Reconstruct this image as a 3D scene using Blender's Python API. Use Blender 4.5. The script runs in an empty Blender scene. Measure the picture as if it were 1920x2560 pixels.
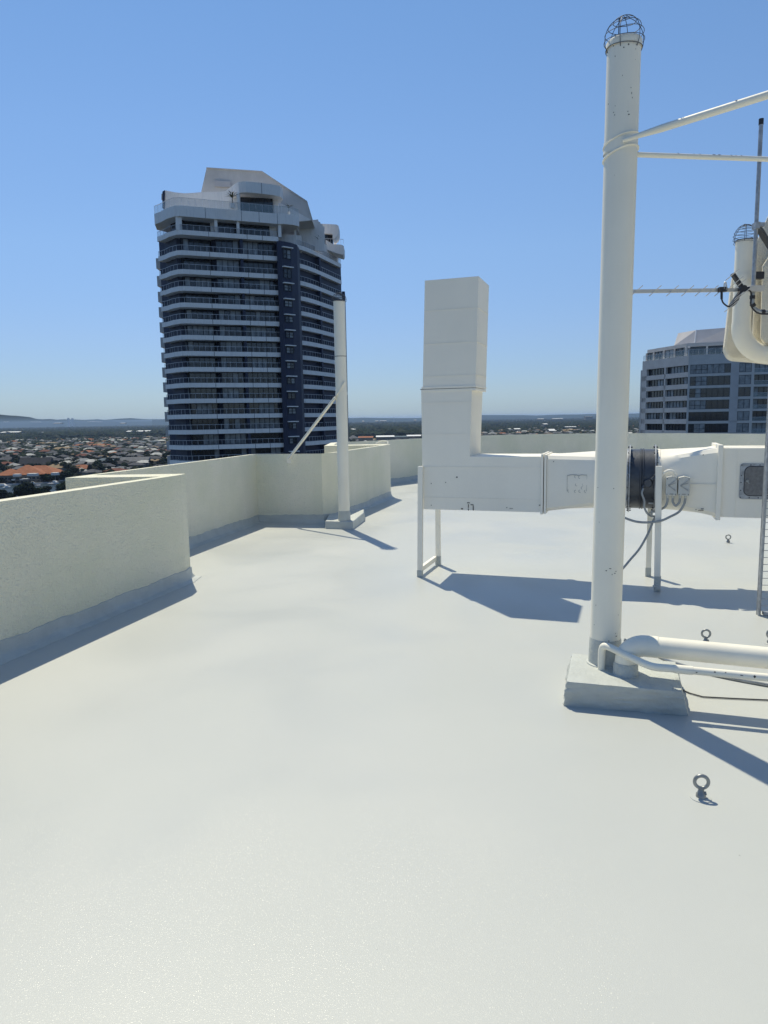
import bpy, bmesh, math, random
import numpy as np
from mathutils import Vector
R = math.radians
random.seed(7); rng = np.random.default_rng(11)
sc = bpy.context.scene; COL = sc.collection
# ------------------------------------------------------------------ camera geometry
FPX, PITCH, ROLL, EYE = 1770.0, math.atan(233/1770.0), .017, 1.6
def ray(x, y):
    u, v = (x-960)/FPX, (y-1280)/FPX
    u, v = u*math.cos(ROLL)-v*math.sin(ROLL), u*math.sin(ROLL)+v*math.cos(ROLL)
    return (u, math.cos(PITCH)-v*math.sin(PITCH), -math.sin(PITCH)-v*math.cos(PITCH))
def onz(x, y, z=0.0):
    d = ray(x, y); t = (z-EYE)/d[2]; return Vector((d[0]*t, d[1]*t, z))
def ony(x, y, Y):
    d = ray(x, y); t = Y/d[1]; return Vector((d[0]*t, Y, EYE+d[2]*t))
def proj(X, Y, Z):
    Z = Z-EYE
    f = Y*math.cos(PITCH)-Z*math.sin(PITCH); up = Y*math.sin(PITCH)+Z*math.cos(PITCH)
    u, v = X/f, -up/f
    u, v = u*math.cos(ROLL)+v*math.sin(ROLL), -u*math.sin(ROLL)+v*math.cos(ROLL)
    return 960+u*FPX, 1280+v*FPX
cam = bpy.data.cameras.new('camera'); co = bpy.data.objects.new('camera', cam); COL.objects.link(co)
cam.sensor_fit = 'VERTICAL'; cam.sensor_height = 36; cam.lens = 36*FPX/2560
cam.clip_start = .05; cam.clip_end = 60000
co.location = (0, 0, EYE); co.rotation_mode = 'XYZ'
from mathutils import Matrix
co.matrix_world = Matrix.Translation((0, 0, EYE)) @ Matrix.Rotation(R(90)-PITCH, 4, 'X') @ Matrix.Rotation(-ROLL, 4, 'Z')
sc.camera = co
# ------------------------------------------------------------------ light
SUN = Vector((-.195, .53, 1)).normalized()
elev = math.asin(SUN.z); azi = math.atan2(SUN.x, SUN.y)
w = bpy.data.worlds.new('World'); sc.world = w; w.use_nodes = True
nt = w.node_tree; sky = nt.nodes.new('ShaderNodeTexSky'); sky.sky_type = 'NISHITA'; sky.sun_disc = False
sky.sun_elevation = elev; sky.sun_rotation = azi; sky.altitude = 60; sky.air_density = 1.0; sky.dust_density = 0.0; sky.ozone_density = 6.0
bg = nt.nodes['Background']; bg.inputs[1].default_value = .119
# a dry, clear-day horizon: the model's white horizon band is held back a little
tcw = nt.nodes.new('ShaderNodeTexCoord'); sxy = nt.nodes.new('ShaderNodeSeparateXYZ'); crw = nt.nodes.new('ShaderNodeValToRGB'); mlw = nt.nodes.new('ShaderNodeMixRGB'); mlw.blend_type = 'MULTIPLY'; mlw.inputs[0].default_value = 1
nt.links.new(tcw.outputs['Generated'], sxy.inputs[0]); nt.links.new(sxy.outputs['Z'], crw.inputs[0]); nt.links.new(sky.outputs[0], mlw.inputs[1]); nt.links.new(crw.outputs[0], mlw.inputs[2]); nt.links.new(mlw.outputs[0], bg.inputs[0])
cr_ = crw.color_ramp; cr_.elements[0].position = 0; cr_.elements[0].color = (.345, .44, .62, 1); cr_.elements[1].position = .5; cr_.elements[1].color = (.90, .965, .95, 1)
for p_, c_ in ((.035, (.475, .52, .64)), (.11, (.65, .64, .715)), (.22, (.83, .815, .82)), (.34, (.90, .91, .90))): e_ = cr_.elements.new(p_); e_.color = (*c_, 1)
sl = bpy.data.lights.new('sun', 'SUN'); sl.energy = 3.8; sl.angle = R(.5); sl.color = (1, .915, .70)
so = bpy.data.objects.new('sun', sl); COL.objects.link(so); so.rotation_euler = SUN.to_track_quat('Z', 'Y').to_euler(); so.location = (-20, 50, 90)
sc.view_settings.view_transform = 'Standard'; sc.view_settings.look = 'None'; sc.view_settings.gamma = 1; sc.view_settings.exposure = .23
# ------------------------------------------------------------------ materials
def mat(name, col, rough=.6, var=.12, vs=3.0, bump=0.0, bs=40.0, metal=0.0, spec=.5, col2=None, specks=None, detail=4, bd=.02, bump2=None, alpha=None, streak=None):
    m = bpy.data.materials.new(name); m.use_nodes = True; n = m.node_tree; b = n.nodes['Principled BSDF']; L = n.links.new
    tc = n.nodes.new('ShaderNodeTexCoord')
    nz = n.nodes.new('ShaderNodeTexNoise'); nz.inputs['Scale'].default_value = vs; nz.inputs['Detail'].default_value = detail
    L(tc.outputs['Object'], nz.inputs['Vector'])
    rp = n.nodes.new('ShaderNodeValToRGB'); rp.color_ramp.elements[0].position = .32; rp.color_ramp.elements[1].position = .68
    c = col; d = col2 if col2 else tuple(x*(1-var) for x in col)
    rp.color_ramp.elements[0].color = (*d, 1); rp.color_ramp.elements[1].color = (*c, 1)
    L(nz.outputs['Fac'], rp.inputs[0]); out = rp.outputs[0]
    if streak:   # vertical weather streaks: (colour, amount)
        mp = n.nodes.new('ShaderNodeMapping'); mp.inputs['Scale'].default_value = (3.2, 3.2, .55); L(tc.outputs['Object'], mp.inputs[0])
        n2 = n.nodes.new('ShaderNodeTexNoise'); n2.inputs['Scale'].default_value = 1.0; n2.inputs['Detail'].default_value = 6; L(mp.outputs[0], n2.inputs['Vector'])
        r2 = n.nodes.new('ShaderNodeValToRGB'); r2.color_ramp.elements[0].position = .5; r2.color_ramp.elements[1].position = .75
        r2.color_ramp.elements[0].color = (0, 0, 0, 1); r2.color_ramp.elements[1].color = (streak[1],)*3+(1,)
        L(n2.outputs['Fac'], r2.inputs[0])
        mx = n.nodes.new('ShaderNodeMixRGB'); L(r2.outputs[0], mx.inputs[0]); L(out, mx.inputs[1]); mx.inputs[2].default_value = (*streak[0], 1); out = mx.outputs[0]
    if specks:   # (colour, scale, threshold)
        n3 = n.nodes.new('ShaderNodeTexNoise'); n3.inputs['Scale'].default_value = specks[1]; n3.inputs['Detail'].default_value = 3; L(tc.outputs['Object'], n3.inputs['Vector'])
        r3 = n.nodes.new('ShaderNodeValToRGB'); r3.color_ramp.elements[0].position = specks[2]; r3.color_ramp.elements[1].position = specks[2]+.02
        r3.color_ramp.elements[0].color = (0, 0, 0, 1); r3.color_ramp.elements[1].color = (1, 1, 1, 1)
        L(n3.outputs['Fac'], r3.inputs[0]); mx = n.nodes.new('ShaderNodeMixRGB'); L(r3.outputs[0], mx.inputs[0]); L(out, mx.inputs[1]); mx.inputs[2].default_value = (*specks[0], 1); out = mx.outputs[0]
    L(out, b.inputs['Base Color'])
    b.inputs['Roughness'].default_value = rough; b.inputs['Metallic'].default_value = metal; b.inputs['Specular IOR Level'].default_value = spec
    if alpha is not None: b.inputs['Alpha'].default_value = alpha
    if bump:
        nb = n.nodes.new('ShaderNodeTexNoise'); nb.inputs['Scale'].default_value = bs; nb.inputs['Detail'].default_value = 5; L(tc.outputs['Object'], nb.inputs['Vector'])
        bp = n.nodes.new('ShaderNodeBump'); bp.inputs['Strength'].default_value = bump; bp.inputs['Distance'].default_value = bd; L(nb.outputs['Fac'], bp.inputs['Height'])
        last = bp
        if bump2:
            nc = n.nodes.new('ShaderNodeTexNoise'); nc.inputs['Scale'].default_value = bump2[1]; L(tc.outputs['Object'], nc.inputs['Vector'])
            b2 = n.nodes.new('ShaderNodeBump'); b2.inputs['Strength'].default_value = bump2[0]; b2.inputs['Distance'].default_value = bump2[2]; L(nc.outputs['Fac'], b2.inputs['Height']); L(bp.outputs[0], b2.inputs['Normal']); last = b2
        L(last.outputs[0], b.inputs['Normal'])
    return m
M = {}
M['deck'] = mat('roof_membrane', (.495, .512, .50), .42, .07, .55, .5, 300, spec=.3, bd=.0016, bump2=(.4, 4, .005), specks=((.10, .11, .11), 16, .775), col2=(.465, .487, .477))
nd = M['deck'].node_tree; tcd = nd.nodes.new('ShaderNodeTexCoord'); nzd = nd.nodes.new('ShaderNodeTexNoise'); nzd.inputs['Scale'].default_value = .8; nzd.inputs['Detail'].default_value = 5; nzd.inputs['Distortion'].default_value = .6
mrd = nd.nodes.new('ShaderNodeMapRange'); mrd.inputs[1].default_value = .35; mrd.inputs[2].default_value = .65; mrd.inputs[3].default_value = .34; mrd.inputs[4].default_value = .52
nd.links.new(tcd.outputs['Object'], nzd.inputs['Vector']); nd.links.new(nzd.outputs['Fac'], mrd.inputs[0]); nd.links.new(mrd.outputs[0], nd.nodes['Principled BSDF'].inputs['Roughness'])
bd_ = nd.nodes['Principled BSDF']; bd_.inputs['Coat Weight'].default_value = .075; bd_.inputs['Coat Roughness'].default_value = .11   # the coarse glittering top coat
fz = nd.nodes.new('ShaderNodeTexNoise'); fz.inputs['Scale'].default_value = 170; fz.inputs['Detail'].default_value = 1; fb = nd.nodes.new('ShaderNodeBump'); fb.inputs['Strength'].default_value = 1; fb.inputs['Distance'].default_value = .0025
nd.links.new(tcd.outputs['Object'], fz.inputs['Vector']); nd.links.new(fz.outputs['Fac'], fb.inputs['Height']); nd.links.new(fb.outputs[0], bd_.inputs['Coat Normal'])
M['deck_dirty'] = mat('membrane_brushed', (.52, .55, .53), .55, .14, 6, .6, 60, bd=.008, bump2=(.5, 9, .02))
M['render'] = mat('textured_render', (.90, .86, .72), .85, .06, 1.3, 1.0, 62, bd=.02, bump2=(.6, 9, .02), specks=((.79, .765, .63), 62, .60), streak=((.70, .69, .55), .35), col2=(.80, .79, .62))
M['render2'] = mat('sprayed_render', (.86, .81, .69), .9, .12, 9, 1.0, 90, bd=.02, col2=(.76, .72, .61))
M['cream'] = mat('cream_paint', (.89, .855, .74), .5, .06, 2.5, .25, 30, bd=.003, specks=((.13, .12, .1), 23, .76), streak=((.72, .69, .6), .35))
M['duct'] = mat('duct_paint', (.92, .885, .79), .5, .05, 1.8, .35, 9, bd=.006, streak=((.82, .79, .71), .3), spec=.3)
M['scuff'] = mat('scuffed_paint', (.11, .10, .095), .8, .4, 40)
M['galv'] = mat('galvanised_steel', (.42, .45, .49), .45, .35, 25, .2, 60, metal=.5, bd=.002)
M['galvdark'] = mat('weathered_steel', (.075, .085, .105), .42, .3, 7, .3, 40, metal=.35, bd=.003)
M['steel'] = mat('dull_steel', (.33, .35, .36), .4, .3, 30, metal=.6)
M['wire'] = mat('rusty_wire', (.10, .12, .16), .6, .4, 60, metal=.3)
M['black'] = mat('black_plastic', (.025, .027, .035), .5, .2, 20)
M['alu'] = mat('aluminium', (.62, .60, .56), .4, .1, 20, metal=.3)
M['plastic'] = mat('grey_plastic', (.56, .57, .545), .45, .06, 20)
M['conduit'] = mat('grey_conduit', (.34, .36, .37), .5, .1, 20, .8, 200, bd=.002)
M['pane_mesh'] = mat('hatch_sheet', (.20, .205, .215), .55, .25, 45, .5, 150, metal=.3, bd=.002)
M['twhite'] = mat('tower_white', (.92, .89, .86), .7, .05, .6, streak=((.5, .5, .52), .3))
M['tnavy'] = mat('tower_navy', (.026, .034, .072), .6, .2, .5)
M['tglass'] = mat('tower_glass', (.022, .030, .045), .08, .4, .4, spec=.7)
M['tcurtain'] = mat('curtained_glass', (.36, .39, .42), .2, .5, 1.2)
M['tframe'] = mat('window_frame', (.02, .024, .04), .5, .1, 2)
M['rail'] = mat('white_rail', (.62, .64, .68), .5, .05, 2)
M['rglass'] = mat('rail_glass', (.42, .52, .55), .1, .05, 2, alpha=.38)
M['tgrey'] = mat('tower_grey', (.68, .655, .63), .75, .12, .5, spec=.2, streak=((.56, .55, .53), .4))
M['tpale'] = mat('pale_cladding', (.58, .56, .56), .7, .08, .5)
M['trunk'] = mat('bark', (.13, .10, .075), .9, .3, 2)
M['leaf'] = mat('foliage', (.030, .048, .026), .95, .6, .25, detail=8, col2=(.010, .018, .012), spec=.05)
M['leafb'] = mat('foliage_olive', (.048, .054, .032), .95, .5, .2, detail=8, col2=(.016, .022, .015), spec=.05)
M['leafc'] = mat('foliage_dark', (.016, .028, .021), .95, .5, .2, detail=8, col2=(.007, .012, .010), spec=.05)
M['palm'] = mat('palm_fronds', (.06, .07, .038), .8, .4, 2, spec=.15)
M['ground'] = mat('suburb_ground', (.045, .048, .040), .95, .5, .02, detail=10, col2=(.015, .022, .018), spec=.03)
M['water'] = mat('canal_water', (.035, .055, .07), .3, .3, .03, .3, .5, bd=.1, spec=.02)
M['hill'] = mat('hill_bush', (.022, .034, .030), .95, .4, .002, detail=10, spec=.02)
M['hwall'] = mat('house_wall', (.22, .21, .19), .85, .25, .15, spec=.1)
M['hwalld'] = mat('house_wall_dark_brick', (.20, .17, .15), .8, .3, .2)  # darker, browner wall colour
M['white'] = mat('white_paint', (.72, .72, .70), .5, .05, 1)
ROOFS = [('slate grey', (0.096, 0.100, 0.113)), ('mid grey', (0.176, 0.180, 0.189)), ('pale grey', (0.301, 0.309, 0.309)), ('off-white', (0.518, 0.518, 0.486)), ('terracotta', (0.335, 0.142, 0.080)),
         ('tan', (0.301, 0.225, 0.142)), ('red-brown', (0.167, 0.072, 0.054)), ('blue-grey', (0.117, 0.151, 0.176)), ('charcoal', (0.050, 0.051, 0.058)), ('grey-green', (0.142, 0.159, 0.138))]
RW = [.21, .2, .13, .09, .04, .085, .055, .07, .08, .04]
RM = [mat('roof_'+n.replace(' ', '_').replace('-', '_'), c, .9, .25, .35, .3, 2.5, bd=.08, spec=.12) for n, c in ROOFS]
# ------------------------------------------------------------------ mesh helper
class MB:
    def __init__(s): s.v = []; s.f = []; s.m = []; s.sm = []
    def add(s, vs, fs, m=0, smooth=False):
        o = len(s.v); s.v += [tuple(v) for v in vs]
        for f in fs: s.f.append(tuple(i+o for i in f)); s.m.append(m); s.sm.append(smooth)
        return s
    def box(s, c, ax, ay, az, m=0):   # centre and three half vectors
        c, ax, ay, az = map(Vector, (c, ax, ay, az)); vs = [c+i*ax+j*ay+k*az for k in (-1, 1) for j in (-1, 1) for i in (-1, 1)]
        return s.add(vs, [(0, 2, 3, 1), (4, 5, 7, 6), (0, 1, 5, 4), (2, 6, 7, 3), (0, 4, 6, 2), (1, 3, 7, 5)], m)
    def cube(s, x0, x1, y0, y1, z0, z1, m=0):
        return s.box(((x0+x1)/2, (y0+y1)/2, (z0+z1)/2), ((x1-x0)/2, 0, 0), (0, (y1-y0)/2, 0), (0, 0, (z1-z0)/2), m)
    def prism(s, poly, z0, z1, m=0):
        n = len(poly); vs = [(p[0], p[1], z0) for p in poly]+[(p[0], p[1], z1) for p in poly]
        return s.add(vs, [tuple(range(n-1, -1, -1)), tuple(range(n, 2*n))]+[(i, (i+1) % n, n+(i+1) % n, n+i) for i in range(n)], m)
    def extrude(s, pts, d, m=0):      # planar 3D polygon pushed along d
        pts = [Vector(p) for p in pts]; d = Vector(d); n = len(pts)
        return s.add(pts+[p+d for p in pts], [tuple(range(n)), tuple(range(2*n-1, n-1, -1))]+[(i, n+i, n+(i+1) % n, (i+1) % n) for i in range(n)], m)
    def tube(s, path, r, n=12, m=0, caps=True, up=None):
        path = [Vector(p) for p in path]; rs = r if isinstance(r, (list, tuple)) else [r]*len(path)
        t0 = (path[1]-path[0]).normalized(); a = t0.orthogonal().normalized(); vs = []
        for i, p in enumerate(path):
            t = (path[min(i+1, len(path)-1)]-path[max(i-1, 0)]).normalized()
            a = (a-t*a.dot(t)).normalized(); b = t.cross(a)
            for k in range(n):
                q = 2*math.pi*k/n; vs.append(p+(a*math.cos(q)+b*math.sin(q))*rs[i])
        fs = [(i*n+k, i*n+(k+1) % n, (i+1)*n+(k+1) % n, (i+1)*n+k) for i in range(len(path)-1) for k in range(n)]
        s.add(vs, fs, m, True)
        if caps: o = len(s.v)-len(vs); s.f += [tuple(o+k for k in range(n-1, -1, -1)), tuple(o+(len(path)-1)*n+k for k in range(n))]; s.m += [m, m]; s.sm += [False, False]
        return s
    def bar(s, a, b, w, h, up=(0, 0, 1), m=0):
        a, b, up = Vector(a), Vector(b), Vector(up); t = b-a; x = t.cross(up).normalized(); y = x.cross(t).normalized()
        return s.box((a+b)/2, t/2, x*w/2, y*h/2, m)
    def build(s, name, mats, parent=None, bevel=0, wn=True):
        me = bpy.data.meshes.new(name); off = Vector((0, 0, 0))
        if parent: off = wloc(parent)
        me.from_pydata([(v[0]-off.x, v[1]-off.y, v[2]-off.z) for v in s.v], [], s.f)
        mats = mats if isinstance(mats, (list, tuple)) else [mats]
        for mm in mats: me.materials.append(mm)
        me.polygons.foreach_set('material_index', s.m); me.polygons.foreach_set('use_smooth', s.sm)
        me.update()
        if any(s.sm): me.set_sharp_from_angle(angle=R(38))
        o = bpy.data.objects.new(name, me); COL.objects.link(o)
        if parent: o.parent = parent
        if bevel:
            b = o.modifiers.new('bevel', 'BEVEL'); b.width = bevel; b.segments = 2; b.limit_method = 'ANGLE'; b.angle_limit = R(40)
        return o
def build_split(mb, name, mats, parent=None, bevel=0):
    """one object per separate piece"""
    par = list(range(len(mb.v)))
    def find(i):
        while par[i] != i: par[i] = par[par[i]]; i = par[i]
        return i
    for f in mb.f:
        for k in f[1:]: par[find(k)] = find(f[0])
    groups = {}
    for i, f in enumerate(mb.f): groups.setdefault(find(f[0]), []).append(i)
    for fl in groups.values():
        q = MB(); ids = sorted({k for i in fl for k in mb.f[i]}); mp = {k: j for j, k in enumerate(ids)}; q.v = [mb.v[k] for k in ids]
        for i in fl: q.f.append(tuple(mp[k] for k in mb.f[i])); q.m.append(mb.m[i]); q.sm.append(mb.sm[i])
        o = q.build(name, mats, parent, bevel)
    return o
def wloc(o):
    v = Vector(o.location)
    while o.parent: o = o.parent; v += Vector(o.location)
    return v
def tag(o, label, cat, group=None, kind=None):
    if label: o['label'] = label
    if cat: o['category'] = cat
    if group: o['group'] = group
    if kind: o['kind'] = kind
    return o
def thing(name, loc, label, cat, group=None):
    o = bpy.data.objects.new(name, None); COL.objects.link(o); o.location = loc; o.empty_display_size = .1; return tag(o, label, cat, group)
def struct(o): o['kind'] = 'structure'; return o
def arc(c, a, b, t0, t1, n=10): return [Vector(c)+Vector(a)*math.cos(t0+(t1-t0)*i/n)+Vector(b)*math.sin(t0+(t1-t0)*i/n) for i in range(n+1)]
def smooth_path(pts, k=6):
    pts = [Vector(p) for p in pts]; P = [2*pts[0]-pts[1]]+pts+[2*pts[-1]-pts[-2]]; out = []
    for i in range(1, len(P)-2):
        for j in range(k):
            t = j/k; out.append(.5*((2*P[i])+(-P[i-1]+P[i+1])*t+(2*P[i-1]-5*P[i]+4*P[i+1]-P[i+2])*t*t+(-P[i-1]+3*P[i]-3*P[i+1]+P[i+2])*t**3))
    return out+[pts[-1]]
GZ = -50.0
# ================================================================== ROOF DECK AND PARAPET
pairs = [((-5.66, -6), (-5.87, -6)), ((-2.62, 4.805), (-2.82, 4.86)), ((-2.005, 7.0), (-2.215, 6.985)), ((-2.0, 7.15), (-2.215, 6.985)), ((-2.95, 7.17), (-3.16, 7.02)), ((-2.0, 11.16), (-2.13, 11.31)),
         ((-.95, 10.95), (-1.04, 11.10)), ((-.76, 11.25), (-.90, 11.30)), ((.145, 14.39), (-.01, 14.42)), ((.145, 14.55), (-.01, 14.42)), ((-1.02, 14.66), (-1.2, 14.52)), ((-1.02, 16.35), (-1.2, 16.42)),
         ((-.07, 17.2), (-.18, 17.31)), ((.93, 18.33), (.82, 18.45)), ((1.9, 19.4), (1.8, 19.52)), ((2.84, 20.16), (2.76, 20.3)), ((3.7, 20.55), (3.66, 20.7)), ((4.58, 20.72), (4.58, 20.87)), ((5.4, 20.62), (5.44, 20.77)), ((6.14, 20.35), (6.22, 20.49)),
         ((7.1, 19.8), (7.2, 19.93)), ((7.96, 19.05), (8.08, 19.15)), ((9.25, 17.19), (9.39, 17.26)), ((10.3, 15), (10.45, 15.05)), ((10.8, 12), (10.95, 12)), ((10.8, -6), (10.95, -6))]
WT = 1.084
inner = [Vector((p[0][0], p[0][1], 0)) for p in pairs]; outer = [Vector((p[1][0], p[1][1], 0)) for p in pairs]
pw = thing('parapet_wall', (-2, 7, 0), 'cream rendered parapet wall zigzagging around the edge of the white roof', 'parapet wall')
mb = MB(); n = len(pairs)
vs = [(p.x, p.y, -.3) for p in inner]+[(p.x, p.y, WT) for p in inner]+[(p.x, p.y, -.3) for p in outer]+[(p.x, p.y, WT-.012) for p in outer]
fs = []
for i in range(n-1):
    fs += [(i, i+1, n+i+1, n+i)]
    same = (outer[i]-outer[i+1]).length < 1e-5
    if same: fs += [(n+i, n+i+1, 3*n+i)]
    else: fs += [(n+i, n+i+1, 3*n+i+1, 3*n+i), (3*n+i, 3*n+i+1, 2*n+i+1, 2*n+i)]
fs += [(0, n, 3*n, 2*n), (n-1, 3*n-1, 4*n-1, 2*n-1)]
mb.add(vs, fs)
wall = mb.build('rendered_wall', M['render'], pw)
bm = bmesh.new(); bm.from_mesh(wall.data); bmesh.ops.remove_doubles(bm, verts=bm.verts, dist=1e-5); bmesh.ops.recalc_face_normals(bm, faces=bm.faces); bm.to_mesh(wall.data); bm.free()
# grey waterproofing turned up against the foot of the wall, with a ragged brushed top edge
prof_pts = []
ring_i = [p for p in inner]
den = []
for i in range(len(ring_i)-1):
    a, b = ring_i[i], ring_i[i+1]; L = (b-a).length; k = max(1, int(L/.05)) if (a.y > 2 or b.y > 2) else 4
    for j in range(k): den.append((a.lerp(b, j/k), i, j == 0))
den.append((ring_i[-1], len(ring_i)-2, True))
nrm = []
for i in range(len(ring_i)-1):
    t = (ring_i[i+1]-ring_i[i]).normalized(); nrm.append(Vector((t.y, -t.x, 0)))
vs = []; prev = 0
for p, i, corner in den:
    nn = nrm[i] if not corner or i == 0 else (nrm[i]+nrm[i-1])
    if corner and i > 0: nn = nn/max(1.0, nn.length**2/2) if nn.length > .3 else nrm[i]
    prev = prev*.6+random.uniform(-.008, .008)
    for off, z in ((.001, .128+prev), (.009, .124+prev), (.014, .055), (.035, .022+.3*prev), (.085, .005), (.088, -.01)): q = p+nn*off; vs.append((q.x, q.y, z))
fs = [(i*6+k, (i+1)*6+k, (i+1)*6+k+1, i*6+k+1) for i in range(len(den)-1) for k in range(5)]
mb = MB(); mb.add(vs, fs, 0, True); up = mb.build('membrane_upstand', M['deck_dirty'], pw); up['label'] = 'grey brushed waterproofing strip along the foot of the wall'
mb = MB()   # thin conductor pinned down the end of the projecting corner, its tail looped on top
a = Vector((.10, 14.34, 0)); ee = Vector((.03, -.012, 0)).normalized()
mb.tube([a+Vector((0, -.02, z)) for z in (.15, .4, .7, .9, 1.09)], .006, 6)
mb.tube(smooth_path([a+Vector((0, -.02, 1.09)), a+Vector((.0, .03, 1.14)), a+Vector((-.1, .05, 1.16)), a+Vector((-.2, .02, 1.13)), a+Vector((-.24, 0, 1.10)), a+Vector((-.12, -.02, 1.12)), a+Vector((.0, .02, 1.10))]), .012, 6)
o = mb.build('looped_cable', M['cream']); tag(o, 'cream painted cable running down and looped over the projecting end of the far parapet', 'cable')
mb = MB()
poly = [(p.x, p.y) for p in inner]; op = [(p.x*.5+q.x*.5, p.y*.5+q.y*.5) for p, q in zip(inner, outer)]
clean = [op[0]]
for p in op[1:]:
    if math.dist(p, clean[-1]) > .02: clean.append(p)
mb.prism(clean[::-1], -.28, 0)
deck = struct(mb.build('roof_deck', M['deck']))
mb = MB(); hull = [(-5.9, -6.1), (-3.6, 7), (-2.6, 11.4), (-1.6, 14.6), (-1.2, 16.6), (.8, 18.55), (2.7, 20.4), (4.58, 20.95), (6.3, 20.6), (8.2, 19.3), (9.5, 17.3), (11.05, 12), (11.05, -6.1)]
mb.prism(hull[::-1], GZ, -.3); hb = mb.build('apartment_building', M['render']); tag(hb, 'cream apartment building whose roof this is', 'building')
# ================================================================== MAIN VENT PIPE ON PLINTH
def wire_cage(mb, c, r, rz, wr=.0018, zmin=-.7, rings=7, mer=3):
    c = Vector(c); lo = math.asin(zmin)
    for k in range(rings):
        t = lo+(R(88)-lo)*(k/(rings-.4)); rr = r*math.cos(t)
        mb.tube([c+Vector((rr*math.cos(q), rr*math.sin(q), rz*math.sin(t)+.004*math.sin(q*2+k))) for q in [2*math.pi*j/26 for j in range(27)]], wr, 5, caps=False)
    for k in range(mer):
        q = math.pi*k/mer; d = Vector((math.cos(q), math.sin(q), 0))
        mb.tube([c+d*r*math.cos(t)+Vector((0, 0, rz*math.sin(t))) for t in [lo+(math.pi-2*lo)*j/26 for j in range(27)]], wr, 5, caps=False)
def hollow_pipe(mb, p0, p1, r, wall=.006, n=40):
    p0, p1 = Vector(p0), Vector(p1); t = (p1-p0).normalized()
    mb.tube([p0, p1], r, n, caps=False); mb.tube([p1, p1-t*.5], r-wall, n, caps=False)
    a = t.orthogonal().normalized(); b = t.cross(a); vs = []
    for rr in (r, r-wall): vs += [p1+(a*math.cos(2*math.pi*k/n)+b*math.sin(2*math.pi*k/n))*rr for k in range(n)]
    mb.add(vs, [(k, (k+1) % n, n+(k+1) % n, n+k) for k in range(n)])
MPX, MPY = 1.292, 4.039; PT = (MPX+.022, MPY, 3.56)
mp = thing('vent_pipe', (MPX, MPY, .145), 'tall cream vent pipe with wire cage on a thick plinth, braced by two stays', 'vent pipe')
mb = MB(); hollow_pipe(mb, (MPX, MPY, .30), PT, .0865); mb.build('pipe', M['cream'], mp)
mb = MB(); mb.tube([(MPX, MPY, .12), (MPX, MPY, .15), (MPX, MPY, .155), (MPX, MPY, .29), (MPX, MPY, .302)], [.108, .104, .094, .0905, .0875], 36, caps=False)
mb.build('painted_base', M['deck_dirty'], mp)['label'] = 'grey membrane painted base of the pipe'
mb = MB(); c = Vector(PT)-Vector((0, 0, .01)); mb.tube([c+Vector((0, 0, -.03)), c+Vector((0, 0, -.0)), c+Vector((0, 0, .006))], [.0915, .0925, .089], 36, caps=False); mb.build('rim', M['cream'], mp)
mb = MB(); wire_cage(mb, Vector(PT)+Vector((0, 0, .004)), .103, .112); mb.tube([Vector(PT)+Vector((-.03, .0, -.1)), Vector(PT)+Vector((-.03, 0, .115))], .003, 5); mb.build('wire_cage', M['wire'], mp)
zs = ony(1553, 366, MPY).z; pc = Vector((MPX+.018, MPY, zs))
mb = MB(); mb.tube(arc(pc+Vector((0, 0, -.045)), (.089, 0, .022), (0, .089, -.02), 0, 2*math.pi, 36), .006, 8, caps=False); mb.tube(arc(pc+Vector((0, 0, .02)), (.089, 0, .022), (0, .089, -.02), 0, 2*math.pi, 36), .005, 8, caps=False)
mb.tube([pc+Vector((-.002, 0, -.044)), pc+Vector((.0, 0, .02))], .0885, 36, caps=False); mb.build('clamp', M['cream'], mp)
st = pc+Vector((-.02, -.098, -.005)); e_ = onz(1920, 237, zs+.02); dirn = (e_-st).normalized(); dirn_1 = dirn; mb = MB(); mb.tube([st, st+dirn*.08, st+dirn*.2, st+dirn*7.3], [.010, .013, .0185, .0185], 14); mb.build('stay', M['cream'], mp)['label'] = 'upper stay slanting up to the right'
a_ = ony(1575, 386, MPY); e_ = onz(1920, 398, a_.z); dirn = (e_-a_).normalized(); a_st2, dirn_2 = a_, dirn; mb = MB(); mb.tube([a_, a_+dirn*4.5], .0135, 14); mb.build('stay', M['cream'], mp)['label'] = 'lower nearly level stay'
# plinth
pb = onz(1408, 1765); pbr = onz(1722, 1790); tl = onz(1417, 1704, .145); tr = onz(1705, 1730, .145); bk = onz(1431, 1634, .145)
tbr = tr+(bk-tl); bbk = Vector((bk.x-.03, bk.y+.03, 0)); bbr = Vector((tbr.x+.05, tbr.y+.03, 0))
bm = bmesh.new(); vsb = [bm.verts.new(v) for v in (pb, pbr, bbr, bbk, tl, tr, tbr, bk)]
for f in ((3, 2, 1, 0), (4, 5, 6, 7), (0, 1, 5, 4), (1, 2, 6, 5), (2, 3, 7, 6), (3, 0, 4, 7)): bm.faces.new([vsb[i] for i in f])
for v in bm.verts:
    if v.co.z < .01: v.co.z = -.01
bmesh.ops.subdivide_edges(bm, edges=bm.edges[:], cuts=14, use_grid_fill=True)
for v in bm.verts:
    k = .006 if v.co.z < .143 else .0015
    v.co += Vector((random.uniform(-k, k), random.uniform(-k, k), random.uniform(-k, k)*.6))
me = bpy.data.meshes.new('plinth'); bm.to_mesh(me); bm.free(); me.materials.append(M['deck_dirty'])
for p in me.polygons: p.use_smooth = True
me.set_sharp_from_angle(angle=R(50)); o = bpy.data.objects.new('plinth', me); COL.objects.link(o); tag(o, 'thick rectangular roof plinth coated in grey membrane under the tall vent pipe', 'plinth')
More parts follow.
